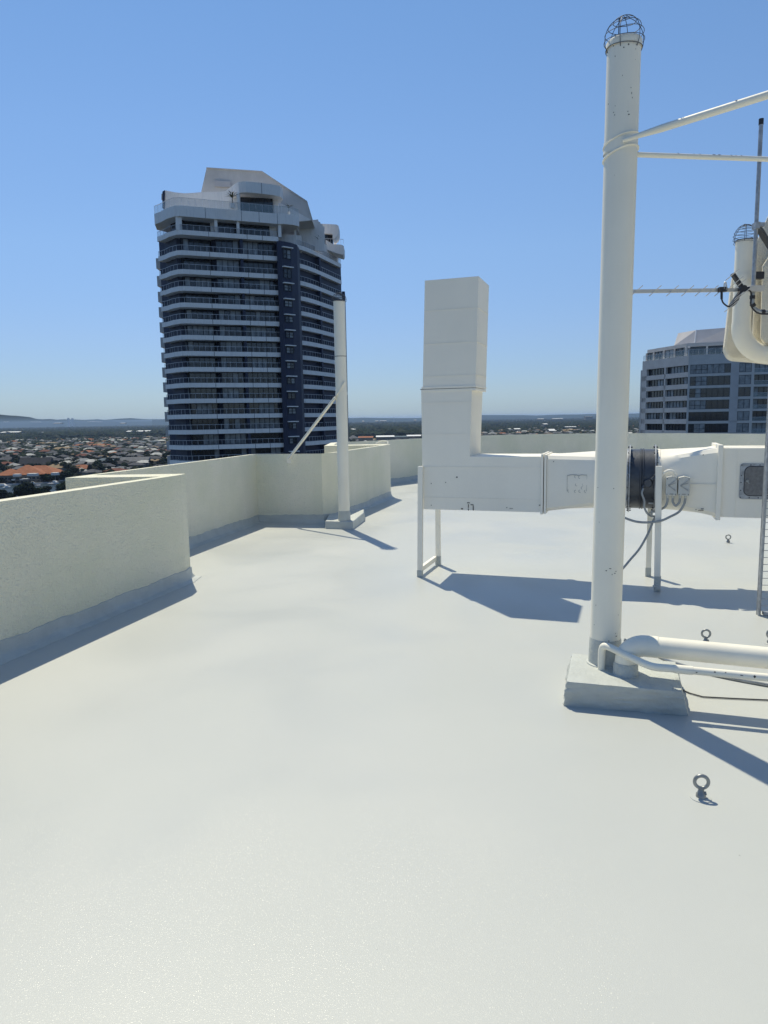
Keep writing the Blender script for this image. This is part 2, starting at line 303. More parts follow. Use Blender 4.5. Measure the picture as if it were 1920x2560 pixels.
# large and small horizontal pipes leaving the plinth
E1 = Vector((.944, -.329, 0)); E2 = Vector((.329, .944, 0))
a = Vector((1.49, 3.80, .318)); b = Vector((2.06, 3.60, .308)); dr = (b-a).normalized()
base = Vector((1.352, 3.855, .145)); t = thing('drain_pipe', base, 'thick white pipe elbowing out of the plinth and running right above the roof', 'pipe')
mb = MB(); mb.tube([a-dr*.03, a+dr*4.2], .0575, 28); mb.build('pipe', M['cream'], t)
mb = MB(); cc = Vector((base.x, base.y, .318-.10)); mb.tube([base+Vector((0, 0, -.02)), base+Vector((0, 0, .08))]+[cc+dr*.10+dr*(-.10*math.cos(q))+Vector((0, 0, .10*math.sin(q))) for q in [R(x) for x in range(0, 91, 9)]]+[a+dr*.02], .060, 28); mb.build('elbow', M['cream'], t)
mb = MB(); mb.tube([base+Vector((0, 0, -.02)), base+Vector((0, 0, .06)), base+Vector((0, 0, .07))], [.070, .067, .062], 28, caps=False); mb.build('painted_base', M['deck_dirty'], t)
base = Vector((1.240, 3.935, .145)); t = thing('small_pipe', base, 'thin white pipe bent out of the plinth and running beside the thick one', 'pipe')
k1 = Vector((1.44, 3.665, .252)); b = Vector((2.03, 3.475, .245)); dr = (b-k1).normalized(); top = Vector((1.243, 3.925, .292))
mb = MB(); pth = [base, base+Vector((0, 0, .09)), base+Vector((.002, -.006, .125)), top+Vector((.006, -.01, -.004)), top+Vector((.035, -.045, -.004)), k1+Vector((-.05, .06, .006)), k1, k1+dr*.07, k1+dr*4]
mb.tube([base]+smooth_path(pth[1:8], 4)+[pth[8]], .0205, 18); mb.build('pipe', M['cream'], t)
mb = MB(); mb.tube([k1+dr*.10, k1+dr*.19], .0235, 18); mb.build('coupling', M['cream'], t)
def chip(parent, A0, B0, r, px, py, w, h):
    """flake of missing paint lying on a round pipe where the photo shows it"""
    A0, B0 = Vector(A0), Vector(B0); o = Vector((0, 0, EYE)); d = Vector(ray(px, py)).normalized(); ax = (B0-A0).normalized()
    w0 = o-A0; b = d.dot(ax); den_ = 1-b*b; tt = (b*ax.dot(w0)-d.dot(w0))/den_; ss = (ax.dot(w0)-b*d.dot(w0))/den_
    q = o+d*tt; dist = (q-(A0+ax*ss)).length
    if dist > r*.96: dist = r*.96; 
    p = q-d*(math.sqrt(max(0, r*r-dist*dist))/math.sqrt(den_)); ctr = A0+ax*(p-A0).dot(ax); nn = (p-ctr).normalized(); p = ctr+nn*(r+.0004); tng = ax.cross(nn)
    mb = MB(); k = 6; mb.extrude([p+tng*w/2*math.cos(6.28*j/k)*random.uniform(.6, 1.2)+ax*h/2*math.sin(6.28*j/k)*random.uniform(.6, 1.2) for j in range(k)], nn*.0008); mb.build('paint_chip', M['scuff'], parent)
A0, B0 = Vector((MPX, MPY, .145)), Vector(PT)
for cx, cy, w, h in ((208, 380, .012, .011), (283, 437, .009, .009), (235, 468, .008, .008), (135, 455, .008, .006), (358, 440, .005, .006), (352, 485, .004, .005), (150, 555, .004, .006), (222, 745, .003, .008), (305, 865, .003, .006), (312, 920, .003, .012), (318, 965, .003, .01), (150, 1045, .003, .005), (135, 1110, .008, .004), (145, 1135, .004, .007), (285, 1130, .01, .008), (275, 1100, .005, .005)):
    chip(mp, A0, B0, .0867, 1500+cx/3.95, cy/3.95, w, h)
for cx, cy, w, h in ((325, 558, .007, .004), (262, 1268, .010, .006), (295, 1250, .014, .005), (335, 1290, .010, .005), (312, 1300, .005, .008), (345, 1272, .012, .003), (172, 1565, .004, .006), (365, 1650, .003, .007), (190, 548, .007, .004)):
    chip(mp, A0, B0, .0867, 1440+cx/3.456, 1060+cy/3.456, w, h)
for cx, cy, w, h in ((535, 150, .012, .006), (542, 186, .006, .005), (480, 185, .006, .008), (530, 128, .006, .004), (528, 188, .006, .004)):
    chip(mp, A0, B0, .0867, 1360+cx/2.9625, 1540+cy/2.9625, w, h)
chip(mp, st, st+dirn_1, .0187, 1500+1345/3.95, 986/3.95, .010, .012)
for cx, cy, h in ((780, 1497, .012), (930, 1512, .006), (990, 1515, .008), (1130, 1515, .02), (1180, 1518, .022), (1300, 1526, .01), (1345, 1528, .006), (1400, 1526, .01)):
    chip(mp, a_st2, a_st2+dirn_2, .0137, 1500+cx/3.95, cy/3.95, .008, h)
sp_ = bpy.data.objects['small_pipe']
for cx, cy, w, h in ((1265, 415, .008, .012), (1345, 420, .005, .008), (1560, 447, .016, .012), (1130, 418, .008, .01), (1465, 440, .005, .016)):
    chip(sp_, k1, k1+dr, .0207, 1360+cx/2.9625, 1540+cy/2.9625, w, h)
# painted-over cable on the deck, and a shadow line made as a tube
mb = MB(); pth = [onz(1560, 1599, .05), onz(1600, 1618, .012), onz(1665, 1649, .01), onz(1712, 1665, .01), onz(1781, 1686, .01), onz(1920, 1713, .01), onz(2100, 1741, .01)]
mb.tube(smooth_path(pth, 5), .011, 8); tag(mb.build('floor_cable', M['steel']), 'grey cable lying on the roof behind the thick white pipe', 'cable')
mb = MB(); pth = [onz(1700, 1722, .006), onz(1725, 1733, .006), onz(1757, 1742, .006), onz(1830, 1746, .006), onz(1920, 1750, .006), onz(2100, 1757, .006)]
mb.tube(pth, .004, 6); tag(mb.build('shadow_line', M['black']), 'thin dark line standing in for a shadow, running right from the plinth corner', 'cable')  # black tube laid on the deck in place of a thin shadow
# ================================================================== SMALL VENT PIPE BY THE PARAPET
sx, sy = -.59, 10.42
t = thing('vent_pipe', (sx, sy, .11), 'smaller cream vent pipe with dark wire cage, braced to the parapet wall beside it', 'vent pipe')
ST = (sx-.0, sy, 3.28)
mb = MB(); hollow_pipe(mb, (sx, sy, .26), ST, .083); mb.build('pipe', M['cream'], t)
mb = MB(); mb.tube([(sx, sy, .10), (sx, sy, .25), (sx, sy, .262)], [.094, .0875, .084], 32, caps=False); mb.build('painted_base', M['deck_dirty'], t)
mb = MB(); mb.tube([(sx, sy, 2.498), (sx, sy, 2.506)], .0845, 32, caps=False); mb.build('joint', M['scuff'], t)
mb = MB(); wire_cage(mb, Vector(ST)+Vector((0, 0, .01)), .105, .105, .0022, -.2, 8, 3); mb.tube([Vector(ST)+Vector((0, 0, -.008)), Vector(ST)+Vector((0, 0, .004))], .0865, 32, caps=False); mb.build('wire_cage', M['wire'], t)
ba = ony(722, 1146, 10.93); mb = MB(); cz = 1.98; tp = Vector((sx+.06, sy-.088, cz+.16)); 
mb.bar(ba, Vector((sx-.085, sy-.05, cz-.06)), .045, .028); mb.bar(Vector((sx-.085, sy-.05, cz-.06)), tp, .008, .06, up=(0, -1, 0)); mb.build('brace', M['cream'], t, .003)
mb = MB(); mb.tube([Vector((sx, sy, cz-.03)), Vector((sx, sy, cz+.02))], .0865, 32, caps=False); mb.box(ba+Vector((0, .02, -.03)), (.03, 0, 0), (0, .012, 0), (0, 0, .045)); build_split(mb, 'clamp', M['cream'], t)
# low plinth with angled end
q0 = onz(812, 1322); q1 = onz(882, 1324); q2 = onz(911, 1303); q3 = onz(909, 1293)
mb = MB(); mb.add([(q0.x, q0.y, -.01), (q1.x+.01, q1.y, -.01), (q2.x+.01, q2.y+.02, -.01), (q2.x, q2.y+.55, -.01), (q0.x, q0.y+.8, -.01),
                   (q0.x+.01, q0.y+.03, .115), (q1.x, q1.y+.03, .115), (q2.x-.01, q2.y+.04, .135), (q2.x-.02, q2.y+.5, .13), (q0.x+.01, q0.y+.8, .12)],
                  [(0, 1, 6, 5), (1, 2, 7, 6), (2, 3, 8, 7), (3, 4, 9, 8), (4, 0, 5, 9), (5, 6, 7, 8, 9), (4, 3, 2, 1, 0)])
tag(mb.build('plinth', M['deck_dirty'], None, .012), 'low grey plinth with an angled end under the smaller vent pipe', 'plinth')
# ================================================================== EXHAUST DUCT
DO = Vector((.341, 7.094, 0))
def dp(s, q, z): return DO+E1*s+E2*q+Vector((0, 0, z))
def dpx(x, y, q=0):
    d = Vector(ray(x, y)); t = (DO.dot(E2)+q)/d.dot(E2); return Vector((0, 0, EYE))+d*t
duct = thing('exhaust_duct', DO, 'white sheet metal exhaust duct with tall square stack and a fan, standing on legs', 'duct')
def dbox(mb, s0, s1, q0, q1, z0, z1, m=0): mb.box(dp((s0+s1)/2, (q0+q1)/2, (z0+z1)/2), E1*(s1-s0)/2, E2*(q1-q0)/2, (0, 0, (z1-z0)/2), m); return mb
QB = .52
def sl_(z): return .05+(z-1.2)*.027
def ring(z, s0, s1, q0=0, q1=QB): return [dp(s0, q0, z), dp(s1, q0, z), dp(s1, q1, z), dp(s0, q1, z)]
mb = MB()   # stack, upper casing (open top)
zs_ = [1.885, 2.915]
lo = ring(1.885, sl_(1.885)-.004, sl_(1.885)+.522); hi = ring(2.915, sl_(2.915), sl_(2.915)+.525)
hi2 = ring(2.915, sl_(2.915)+.006, sl_(2.915)+.519, .006, QB-.006); lo2 = ring(2.3, sl_(2.3)+.006, sl_(2.3)+.519, .006, QB-.006)
mb.add(lo+hi+hi2+lo2, [(0, 1, 5, 4), (1, 2, 6, 5), (2, 3, 7, 6), (3, 0, 4, 7), (4, 5, 9, 8), (5, 6, 10, 9), (6, 7, 11, 10), (7, 4, 8, 11), (8, 9, 13, 12), (9, 10, 14, 13), (10, 11, 15, 14), (11, 8, 12, 15), (12, 13, 14, 15)])
mb.build('stack', M['duct'], duct)
mb = MB(); z0 = .69; z1 = 1.222   # elbow casing: L-shaped side pushed back
prof = [(.055, z0), (1.225, z0), (1.225, z1), (.535, z1), (.558, 1.875), (.048, 1.875)]
mb.extrude([dp(s, 0, z) for s, z in prof], E2*QB); mb.build('elbow_casing', M['duct'], duct, .003)
mb = MB()   # folded seams standing proud of the sheet
def seam(mb, s0, s1, z, w=.005, pr=.004, right=None):
    mb.box(dp((s0+s1)/2, -pr/2, z), E1*(s1-s0)/2, E2*pr/2, (0, 0, w/2))
    if right: mb.box(dp(s1+pr/2, QB/2, z), E1*pr/2, E2*(QB/2), (0, 0, w/2))
for z in (2.63, 2.315, 2.005): seam(mb, sl_(z), sl_(z)+.525, z, right=True)
for z in (1.75, 1.44): seam(mb, .045, .553, z)
seam(mb, .06, 1.222, 1.118); seam(mb, .06, 1.222, .812)
build_split(mb, 'seam', M['duct'], duct)
mb = MB()
for zz, pr in ((1.895, .008), (1.868, .005)):
    c = dp(sl_(zz)+.257, QB/2, zz); mb.box(c, E1*(.263+pr), E2*(QB/2+pr), (0, 0, .011))
build_split(mb, 'slip_joint', M['duct'], duct, .002)
mb = MB(); c = dp(.303, QB/2, 1.8815); mb.box(c, E1*.264, E2*(QB/2+.004), (0, 0, .003)); mb.build('joint_gap', M['scuff'], duct)
def flange(s, zl, zh, q0=-.02, q1=QB+.02, w=.022):
    mb = MB(); dbox(mb, s-w/2, s+w/2, q0, q1, zl, zh); return mb.build('flange', M['duct'], duct, .004)
flange(1.232, .672, 1.245); flange(1.262, .678, 1.240)
def loft(rect_s, circ_s, zl, zh, name, ccz=1.0, r=.275, n=48):
    mb = MB(); vs = []; K = 10
    cq = QB/2; cz = (zl+zh)/2
    for j in range(K+1):
        f = j/K
        for k in range(n):
            th = 2*math.pi*(k+.5)/n; c, s_ = math.cos(th), math.sin(th); m = max(abs(c), abs(s_))
            qx = cq+(QB/2)*c/m; zx = cz+(zh-zl)/2*s_/m; qc = cq+r*c; zc = ccz+r*s_
            vs.append(dp(rect_s+(circ_s-rect_s)*f, qx*(1-f)+qc*f, zx*(1-f)+zc*f))
    fs = [(j*n+k, j*n+(k+1) % n, (j+1)*n+(k+1) % n, (j+1)*n+k) for j in range(K) for k in range(n)]
    if circ_s < rect_s: fs = [f[::-1] for f in fs]
    mb.add(vs, fs, 0, True); o = mb.build(name, M['duct'], duct); o.data.set_sharp_from_angle(angle=R(20)); return o
loft(1.275, 1.92, .70, 1.23, 'transition'); loft(2.745, 2.27, .69, 1.297, 'transition')
fc = dp(0, QB/2, 1.0)
def fp(s): return dp(s, QB/2, 1.0)
mb = MB(); mb.tube([fp(1.92), fp(2.0)], .280, 48, caps=False); mb.build('collar', M['galv'], duct)
mb = MB(); mb.tube([fp(2.25), fp(2.275)], .280, 48, caps=False); mb.build('collar', M['duct'], duct)
fan = MB(); fan.tube([fp(2.0), fp(2.10), fp(2.105), fp(2.113), fp(2.118), fp(2.121), fp(2.126), fp(2.134), fp(2.139), fp(2.25)], [.277, .277, .284, .284, .277, .277, .284, .284, .277, .277], 56, caps=False); fan = fan.build('fan_casing', M['galvdark'], duct)
for s in (2.012, 2.234):
    mb = MB()
    for sa in (s-.005, s+.005): pass
    n = 56; vs = []
    for sa, r in ((s-.005, .276), (s-.005, .318), (s+.005, .318), (s+.005, .276)):
        vs += [fp(sa)+(E2*math.cos(2*math.pi*k/n)+Vector((0, 0, 1))*math.sin(2*math.pi*k/n))*r for k in range(n)]
    mb.add(vs, [(j*n+k, j*n+(k+1) % n, (j+1)*n+(k+1) % n, (j+1)*n+k) for j in range(3) for k in range(n)], 0, False)
    fl = mb.build('fan_flange', M['galv'], duct)
    mb = MB()
    for k in range(16):
        q = 2*math.pi*(k+.5)/16; c = fp(s)+(E2*math.cos(q)+Vector((0, 0, 1))*math.sin(q))*.302; mb.tube([c-E1*.018, c+E1*.022], .0045, 6); mb.tube([c-E1*.013, c-E1*.006], .0085, 6)
    build_split(mb, 'bolt', M['galvdark'], fl)
# right-hand duct run with flange, seam and hatch
mb = MB(); dbox(mb, 2.77, 6.0, 0, QB, .69, 1.297); mb.build('duct_run', M['duct'], duct, .003)
flange(2.758, .665, 1.325, -.028, QB+.028, .04)
mb = MB(); mb.box(dp(2.895, -.002, .99), E1*.002, E2*.002, (0, 0, .3)); mb.box(dp(3.4, -.002, .99), E1*.002, E2*.002, (0, 0, .3)); mb.box(dp(2.58, -.012, .98), E1*.16, E2*.004, (0, 0, .0015)); build_split(mb, 'seam', M['duct'], duct)
def rrect(s0, s1, z0, z1, r, q, n=6):
    out = []
    for cs, cz, a0 in ((s1-r, z1-r, 0), (s0+r, z1-r, 90), (s0+r, z0+r, 180), (s1-r, z0+r, 270)):
        for k in range(n+1):
            a = R(a0+90*k/n); out.append(dp(cs+r*math.cos(a), q, cz+r*math.sin(a)))
    return out
mb = MB(); mb.extrude(rrect(2.918, 3.32, .855, 1.165, .025, -.008)[::-1], E2*.0075); hatch = mb.build('access_hatch', M['galv'], duct)
mb = MB(); mb.extrude(rrect(2.957, 3.281, .888, 1.137, .045, -.014)[::-1], E2*.006); mb.build('hatch_door', M['pane_mesh'], hatch)
mb = MB(); rr_ = rrect(2.955, 3.283, .886, 1.139, .045, -.013); mb.tube(rr_+[rr_[0]], .003, 6, caps=False); mb.build('gasket', M['black'], hatch)
mb = MB()
for s, z in ((2.93, .87), (2.93, .93), (2.93, 1.0), (2.93, 1.06), (2.93, 1.15), (3.0, .868), (3.07, .868), (3.14, .868), (3.0, 1.152), (3.07, 1.152), (3.14, 1.152)): mb.tube([dp(s, -.012, z), dp(s, -.007, z)], .005, 8)
build_split(mb, 'rivet', M['black'], hatch)
mb = MB(); mb.tube([dp(2.977, -.03, 1.015), dp(2.977, -.013, 1.015)], .013, 14); mb.bar(dp(2.977, -.026, 1.012), dp(2.992, -.026, .992), .008, .008); mb.build('handle', M['steel'], hatch)
# legs
lg = M['duct']
def leg(s, q, z1, w=.046, th=.04, lean=0, paint=True, name='leg'):
    mb = MB(); mb.add([dp(s+i*w+(lean if k else 0), q+j*th, k*z1) for k in (0, 1) for j in (0, 1) for i in (0, 1)], [(0, 2, 3, 1), (4, 5, 7, 6), (0, 1, 5, 4), (2, 6, 7, 3), (0, 4, 6, 2), (1, 3, 7, 5)])
    o = mb.build(name, lg, duct, .003)
    if paint:
        mb = MB(); h = paint; mb.add([dp(s-.002+i*(w+.004), q-.002+j*(th+.004), z) for z in (0, h) for j in (0, 1) for i in (0, 1)], [(0, 2, 3, 1), (4, 5, 7, 6), (0, 1, 5, 4), (2, 6, 7, 3), (0, 4, 6, 2), (1, 3, 7, 5)])
        mb.build('painted_foot', M['deck_dirty'], o)
    return o
leg(0, -.045, 1.125, .05, .04, .018, .07); leg(.03, .565, .70, .05, .045, 0, .1)
mb = MB(); dbox(mb, .008, .045, -.003, .563, .05, .10); mb.build('foot_rail', M['duct'], duct, .003)
leg(2.252, -.062, 1.14, .054, .04, -.02, .14); leg(2.19, .555, .72, .05, .045, 0, .09)
mb = MB(); mb.box(dp(2.285, -.075, .045), E1*.022, E2*.012, (0, 0, .022)); mb.tube([dp(2.25, -.09, .05), dp(2.25, -.06, .05)], .012, 8); mb.tube([dp(2.29, -.1, .045), dp(2.29, -.07, .045)], .014, 10); mb.build('foot_bracket', M['plastic'], duct)
# isolator switch boxes
for s0, s1 in ((2.322, 2.412), (2.422, 2.516)):
    mb = MB(); dbox(mb, s0, s1, -.095, -.012, .883, 1.045); mb.add([dp(s0, -.095, 1.043), dp(s1, -.095, 1.043), dp(s1, -.012, 1.043), dp(s0, -.012, 1.043), dp((s0+s1)/2, -.1, 1.056), dp((s0+s1)/2, -.012, 1.056)], [(0, 4, 5, 3), (4, 1, 2, 5), (0, 1, 4), (3, 5, 2)])
    bx = mb.build('switch_box', M['plastic'], duct, .004)
    mb = MB(); f = -.0975; cx = (s0+s1)/2
    for dz in (0, .022): mb.bar(dp(s1-.012, f, 1.02-dz), dp(s0+.018, f, .975-dz*.2), .004, .005, up=E2); mb.bar(dp(s0+.018, f, .975-dz*.2), dp(s1-.012, f, .925+dz*.4), .004, .005, up=E2)
    mb.build('moulded_arrow', M['conduit'], bx)
    mb = MB()
    for u in (s0+.01, s1-.01):
        for z in (.895, 1.032): mb.tube([dp(u, -.099, z), dp(u, -.094, z)], .0035, 8)
    for k in range(5): mb.bar(dp(cx-.012+.006*k, f, .893), dp(cx-.009+.006*k, f, .901), .002, .002, up=E2)
    build_split(mb, 'screw', M['black'], bx)
mb = MB()
for s in (2.34, 2.383, 2.442, 2.487): mb.tube([dp(s, -.055, .885), dp(s, -.055, .858)], .0125, 12)
build_split(mb, 'cable_gland', M['plastic'], duct)
def cond(pts, r=.0105):
    mb = MB(); mb.tube(smooth_path(pts, 7), r, 10); return mb.build('flexible_conduit', M['conduit'], duct)
cond([dp(2.34, -.055, .86), dp(2.338, -.057, .82), dp(2.32, -.05, .775), dp(2.27, .02, .735), dp(2.2, .1, .70)])
cond([dp(2.383, -.055, .86), dp(2.385, -.058, .82), dp(2.41, -.06, .79), dp(2.437, -.058, .82), dp(2.442, -.055, .86)])
b1 = dpx(1713, 1245, -.055)
cond([dp(2.487, -.055, .86), dp(2.475, -.06, .80), dpx(1697, 1280, -.06), dpx(1675, 1292, -.08), dpx(1652, 1302, -.09), dpx(1620, 1306, -.1), dpx(1590, 1304, -.1), dpx(1560, 1294, -.1), dpx(1535, 1283, -.06)])
cond([dpx(1608, 1222, -.05), dpx(1605, 1234, -.07), dpx(1611, 1252, -.07), dpx(1611, 1268, -.06), dpx(1618, 1283, -.05), dpx(1628, 1290, -.02), dpx(1640, 1291, .0)], .009)
cond([dpx(1642, 1288, .05), dpx(1634, 1300, .0), dpx(1622, 1330, -.05), dpx(1600, 1370, -.1), dpx(1575, 1400, -.16), dpx(1553, 1425, -.2), dpx(1520, 1450, -.2)], .010)
mb = MB(); mb.tube(smooth_path([dpx(1655, 1190, -.03), dpx(1660, 1183, -.05), dpx(1670, 1177, -.06), dpx(1682, 1178, -.06), dpx(1688, 1186, -.05)], 6), .012, 10); mb.build('flexible_conduit', M['duct'], duct)
tb = dpx(1620, 1208, -.03); mb = MB(); mb.tube([tb+E2*.06, tb, tb-E2*.012], [.04, .04, .032], 18); mb.tube([tb+E1*.03+Vector((0, 0, .03)), tb+E1*.055+Vector((0, 0, .055))], .016, 10); mb.tube([tb-E1*.03-Vector((0, 0, .02)), tb-E1*.05-Vector((0, 0, .045))], .014, 10); mb.build('terminal_box', M['galvdark'], fan)
mb = MB(); mb.box(dpx(1627, 1258, -.04), E1*.02, E2*.01, (0, 0, .006)); mb.box(dpx(1629, 1283, -.02), E1*.008, E2*.02, (0, 0, .03)); mb.build('fan_bracket', M['steel'], fan)
# paint outline where boxes were once mounted, scuffs
mb = MB(); pts = [(1.463, 1.045), (1.50, 1.052), (1.55, 1.05), (1.565, 1.044), (1.59, 1.052), (1.64, 1.05)]
for (s0, z0), (s1, z1) in zip(pts[:-1], pts[1:]): mb.bar(dp(s0, -.006, z0), dp(s1, -.006, z1), .004, .006, up=E2)
for s in (1.463, 1.64): mb.bar(dp(s, -.006, 1.045), dp(s, -.006, .90), .002, .003, up=E2)
for s, z in ((1.54, 1.035), (1.575, 1.03), (1.548, .96), (1.61, .965), (1.48, .9), (1.54, .897), (1.58, .9), (1.63, .9), (1.60, .93)):
    mb.tube([p for p in arc(dp(s, -.006, z), E1*.011, (0, 0, .012), R(40+90*random.random()), R(250+60*random.random()), 7)], .0016, 5)
mb.build('paint_outline', M['conduit'], duct)
mb = MB()
for x, y, l, hgt in ((1171, 1257, 7, 2), (1180, 1262, 8, 2), (1171, 1265, 2, 9), (1183, 1270, 2, 13), (1171, 1274, 2, 5), (1155, 1272, 5, 3), (1267, 1269, 2, 2), (1278, 1271, 9, 1), (1349, 1263, 4, 2), (1740, 1274, 2, 2), (1752, 1276, 12, 1.5), (1756, 1272, 6, 1.5), (1114, 1166+40, 2, 2), (1078, 1209, 2, 2), (1078, 1263, 2, 2), (1142, 1193, 4, 3), (1384, 1154, 2, 2), (1758, 1137, 2, 2)):
    c = dpx(x, y, -.0025); k = 1/265.; mb.box(c, E1*l*k/2, E2*.0015, (0, 0, hgt*k/2))
build_split(mb, 'paint_chip', M['scuff'], duct)
# ================================================================== ROOF ANCHOR EYE BOLTS
def eye(p, ang, label):
    t = thing('eye_bolt', p, label, 'roof anchor', 'eye bolt anchors on the roof')
    d = Vector((math.cos(ang), math.sin(ang), 0)); nn = Vector((-d.y, d.x, 0))
    mb = MB(); mb.tube(arc(p+Vector((0, 0, .072)), d*.027, (0, 0, .027), 0, 2*math.pi, 28), .0075, 10, caps=False); mb.build('ring', M['steel'], t)
    mb = MB(); mb.tube([p+Vector((0, 0, .0)), p+Vector((0, 0, .02)), p+Vector((0, 0, .026)), p+Vector((0, 0, .046))], [.021, .019, .014, .010], 10); mb.tube([p+Vector((.006, 0, .02)), p+Vector((.02, -.006, .024))], .008, 8); mb.build('base_nut', M['steel'], t)
    mb = MB(); mb.tube([p+Vector((0, 0, -.004)), p+Vector((0, 0, .003)), p+Vector((0, 0, .006))], [.045, .042, .02], 18); mb.build('seal', M['deck'], t)
eye(onz(1752, 1995), R(-12), 'steel eye bolt in open roof nearest the camera'); eye(onz(1764, 1609), R(-15), 'steel eye bolt seen just behind the thick white pipe')
eye(onz(1820, 1357), R(-20), 'steel eye bolt farthest away, under the right end of the duct'); eye(onz(1925, 1609), R(10), 'steel eye bolt half cut off by the right edge of the photo')
# ================================================================== MESH SCREEN AT RIGHT EDGE
p = Vector((2.955, 5.47, 0)); t = thing('mesh_screen', p, 'galvanised frame with close horizontal wires standing at the right edge', 'screen')
dx = Vector((.985, -.17, 0)); dy = Vector((.17, .985, 0))
mb = MB(); mb.box(p+dx*.006+Vector((0, 0, 1.2)), dx*.005, dy*.02, (0, 0, 1.2)); mb.box(p+dx*.016+dy*.026+Vector((0, 0, 1.2)), dx*.016, dy*.004, (0, 0, 1.2)); mb.build('side_post', M['galv'], t)
mb = MB(); mb.box(p+dx*1.5+Vector((0, 0, 1.2)), dx*.006, dy*.028, (0, 0, 1.2)); mb.build('side_post', M['galv'], t)
mb = MB(); mb.box(p+dx*.78+Vector((0, 0, .02)), dx*.74, dy*.02, (0, 0, .012)); mb.build('bottom_rail', M['galv'], t)
mb = MB()
for k in range(40): mb.tube([p+dx*.01+Vector((0, 0, .08+.0555*k)), p+dx*1.5+Vector((0, 0, .08+.0555*k))], .0028, 6)
for k in range(9): mb.tube([p+dx*(.17+.16*k)+Vector((0, 0, .03)), p+dx*(.17+.16*k)+Vector((0, 0, 2.35))], .0028, 6)
mb.build('wires', M['galv'], t)
# ================================================================== PLANT ROOM WITH HANGING FINS (right)
pr = thing('plant_room', (6.2, 7.5, 0), 'roof plant room with bulky rough rendered fins overhanging the roof', 'plant room')
mb = MB(); mb.cube(5.7, 9.4, .6, 9.0, -.01, 4.6); mb.build('wall', M['render2'], pr, .03)
YF = 8.35
finA = [ony(x, y, YF) for x, y in ((1809, 868), (1818, 889), (1832, 895), (1884, 899), (1960, 908), (2300, 920), (2300, 560), (1960, 630), (1884, 655), (1856, 660), (1840, 676), (1829, 696))]
mb = MB(); mb.extrude([Vector((p.x, p.y, p.z)) for p in finA][::-1], (.25, .55, 0)); o = mb.build('fin', M['render2'], pr, .035)
# second fin, nearer and to the right: narrow sunny return, recessed band, face
YG = 7.85
def P(x, y, Y=YG): return ony(x, y, Y)
mb = MB(); mb.extrude([P(x, y) for x, y in ((1889, 640), (1880, 845), (1886, 852), (1898, 858), (1960, 868), (2300, 880), (2300, 300), (1985, 330), (1920, 538), (1893, 600))][::-1], (.235, .45, 0)); mb.build('fin', M['render2'], pr, .02)
mb = MB(); mb.extrude([P(x, y, YG-.25) for x, y in ((1905, 665), (1900, 845), (1914, 858), (1960, 862), (2300, 870), (2300, 560), (1960, 600), (1921, 640))][::-1], (.135, .25, 0)); mb.build('fin', M['render2'], pr, .03)
# vent pipe clipped in front of it with a long-radius elbow
vx = ony(1868, 600, 7.7); vb = ony(1853, 815, 7.7); vx = Vector((vb.x+.0, 7.7, vx.z))
t = thing('vent_pipe', (vb.x, 7.7, vb.z), 'white vent pipe with wire cage elbowing round the plant room at upper right', 'vent pipe')
r = .092; mb = MB(); hollow_pipe(mb, (vb.x, 7.7, vb.z), (vb.x, 7.7, vx.z), r); mb.build('pipe', M['cream'], t)
Re = .30; cc = Vector((vb.x+Re, 7.7, vb.z)); mb = MB(); mb.tube([Vector((vb.x, 7.7, vb.z+.03))]+arc(cc, (-Re, 0, 0), (0, 0, -Re), 0, R(90), 16)+[cc+Vector((.9, 0, -Re-.02))], r+.004, 32); mb.build('elbow', M['cream'], t)
mb = MB(); z_ = ony(1850, 695, 7.7).z; mb.tube([(vb.x, 7.7, z_-.03), (vb.x, 7.7, z_+.03)], r+.005, 32); mb.build('coupling', M['cream'], t)
mb = MB(); wire_cage(mb, (vb.x, 7.7, vx.z+.02), .118, .135, .0026, -.35, 8, 3); mb.tube([(vb.x, 7.7, vx.z-.01), (vb.x, 7.7, vx.z)], r+.002, 32, caps=False); mb.build('wire_cage', M['wire'], t)
# ================================================================== ANTENNA MAST
YM = 7.15
mtop = ony(1903, 306, YM); mbt = ony(1884, 735, YM); mx_ = (mtop.x+mbt.x)/2
ant = thing('antenna_mast', (mbt.x, YM, mbt.z), 'steel antenna mast with dark cap and long television aerial at the right', 'antenna')
A = lambda x, y, Y=YM: ony(x, y, Y)
mb = MB(); mb.tube([A(1881, 760), mtop], .019, 16); mb.build('mast', M['galv'], ant)
mb = MB(); mb.tube([A(1902.5, 312), A(1903.2, 297)], .022, 16); mb.build('cap', M['black'], ant)
mb = MB(); mb.bar(A(1894, 566, YM), A(1960, 672, YM+.6), .05, .035); mb.build('strut', M['galvdark'], ant)
mb = MB(); mb.box(A(1896, 563), (.045, 0, 0), (0, .035, 0), (0, 0, .018)); mb.box(A(1890, 565), (.02, 0, 0), (0, .04, 0), (0, 0, .03)); mb.build('clamp', M['galv'], ant)
mb = MB(); mb.box(A(1896, 689, YM+.35), (.045, 0, 0), (0, .03, 0), (0, 0, .035)); mb.build('wall_bracket', M['black'], ant)
mb = MB(); mb.bar(A(1560, 729, YM-.05), A(1905, 724, YM-.05), .022, .034); boom = mb.build('boom', M['alu'], ant)
rod = Vector((.6, -.25, .55)).normalized()
for x in (1592, 1638, 1681, 1719, 1753, 1780, 1802):
    mb = MB(); c = A(x, 727, YM-.07); mb.tube([c-rod*.072, c+rod*.072], .0042, 6); mb.build('element', M['alu'], ant)
mb = MB(); cN = A(1857, 722, YM-.1)
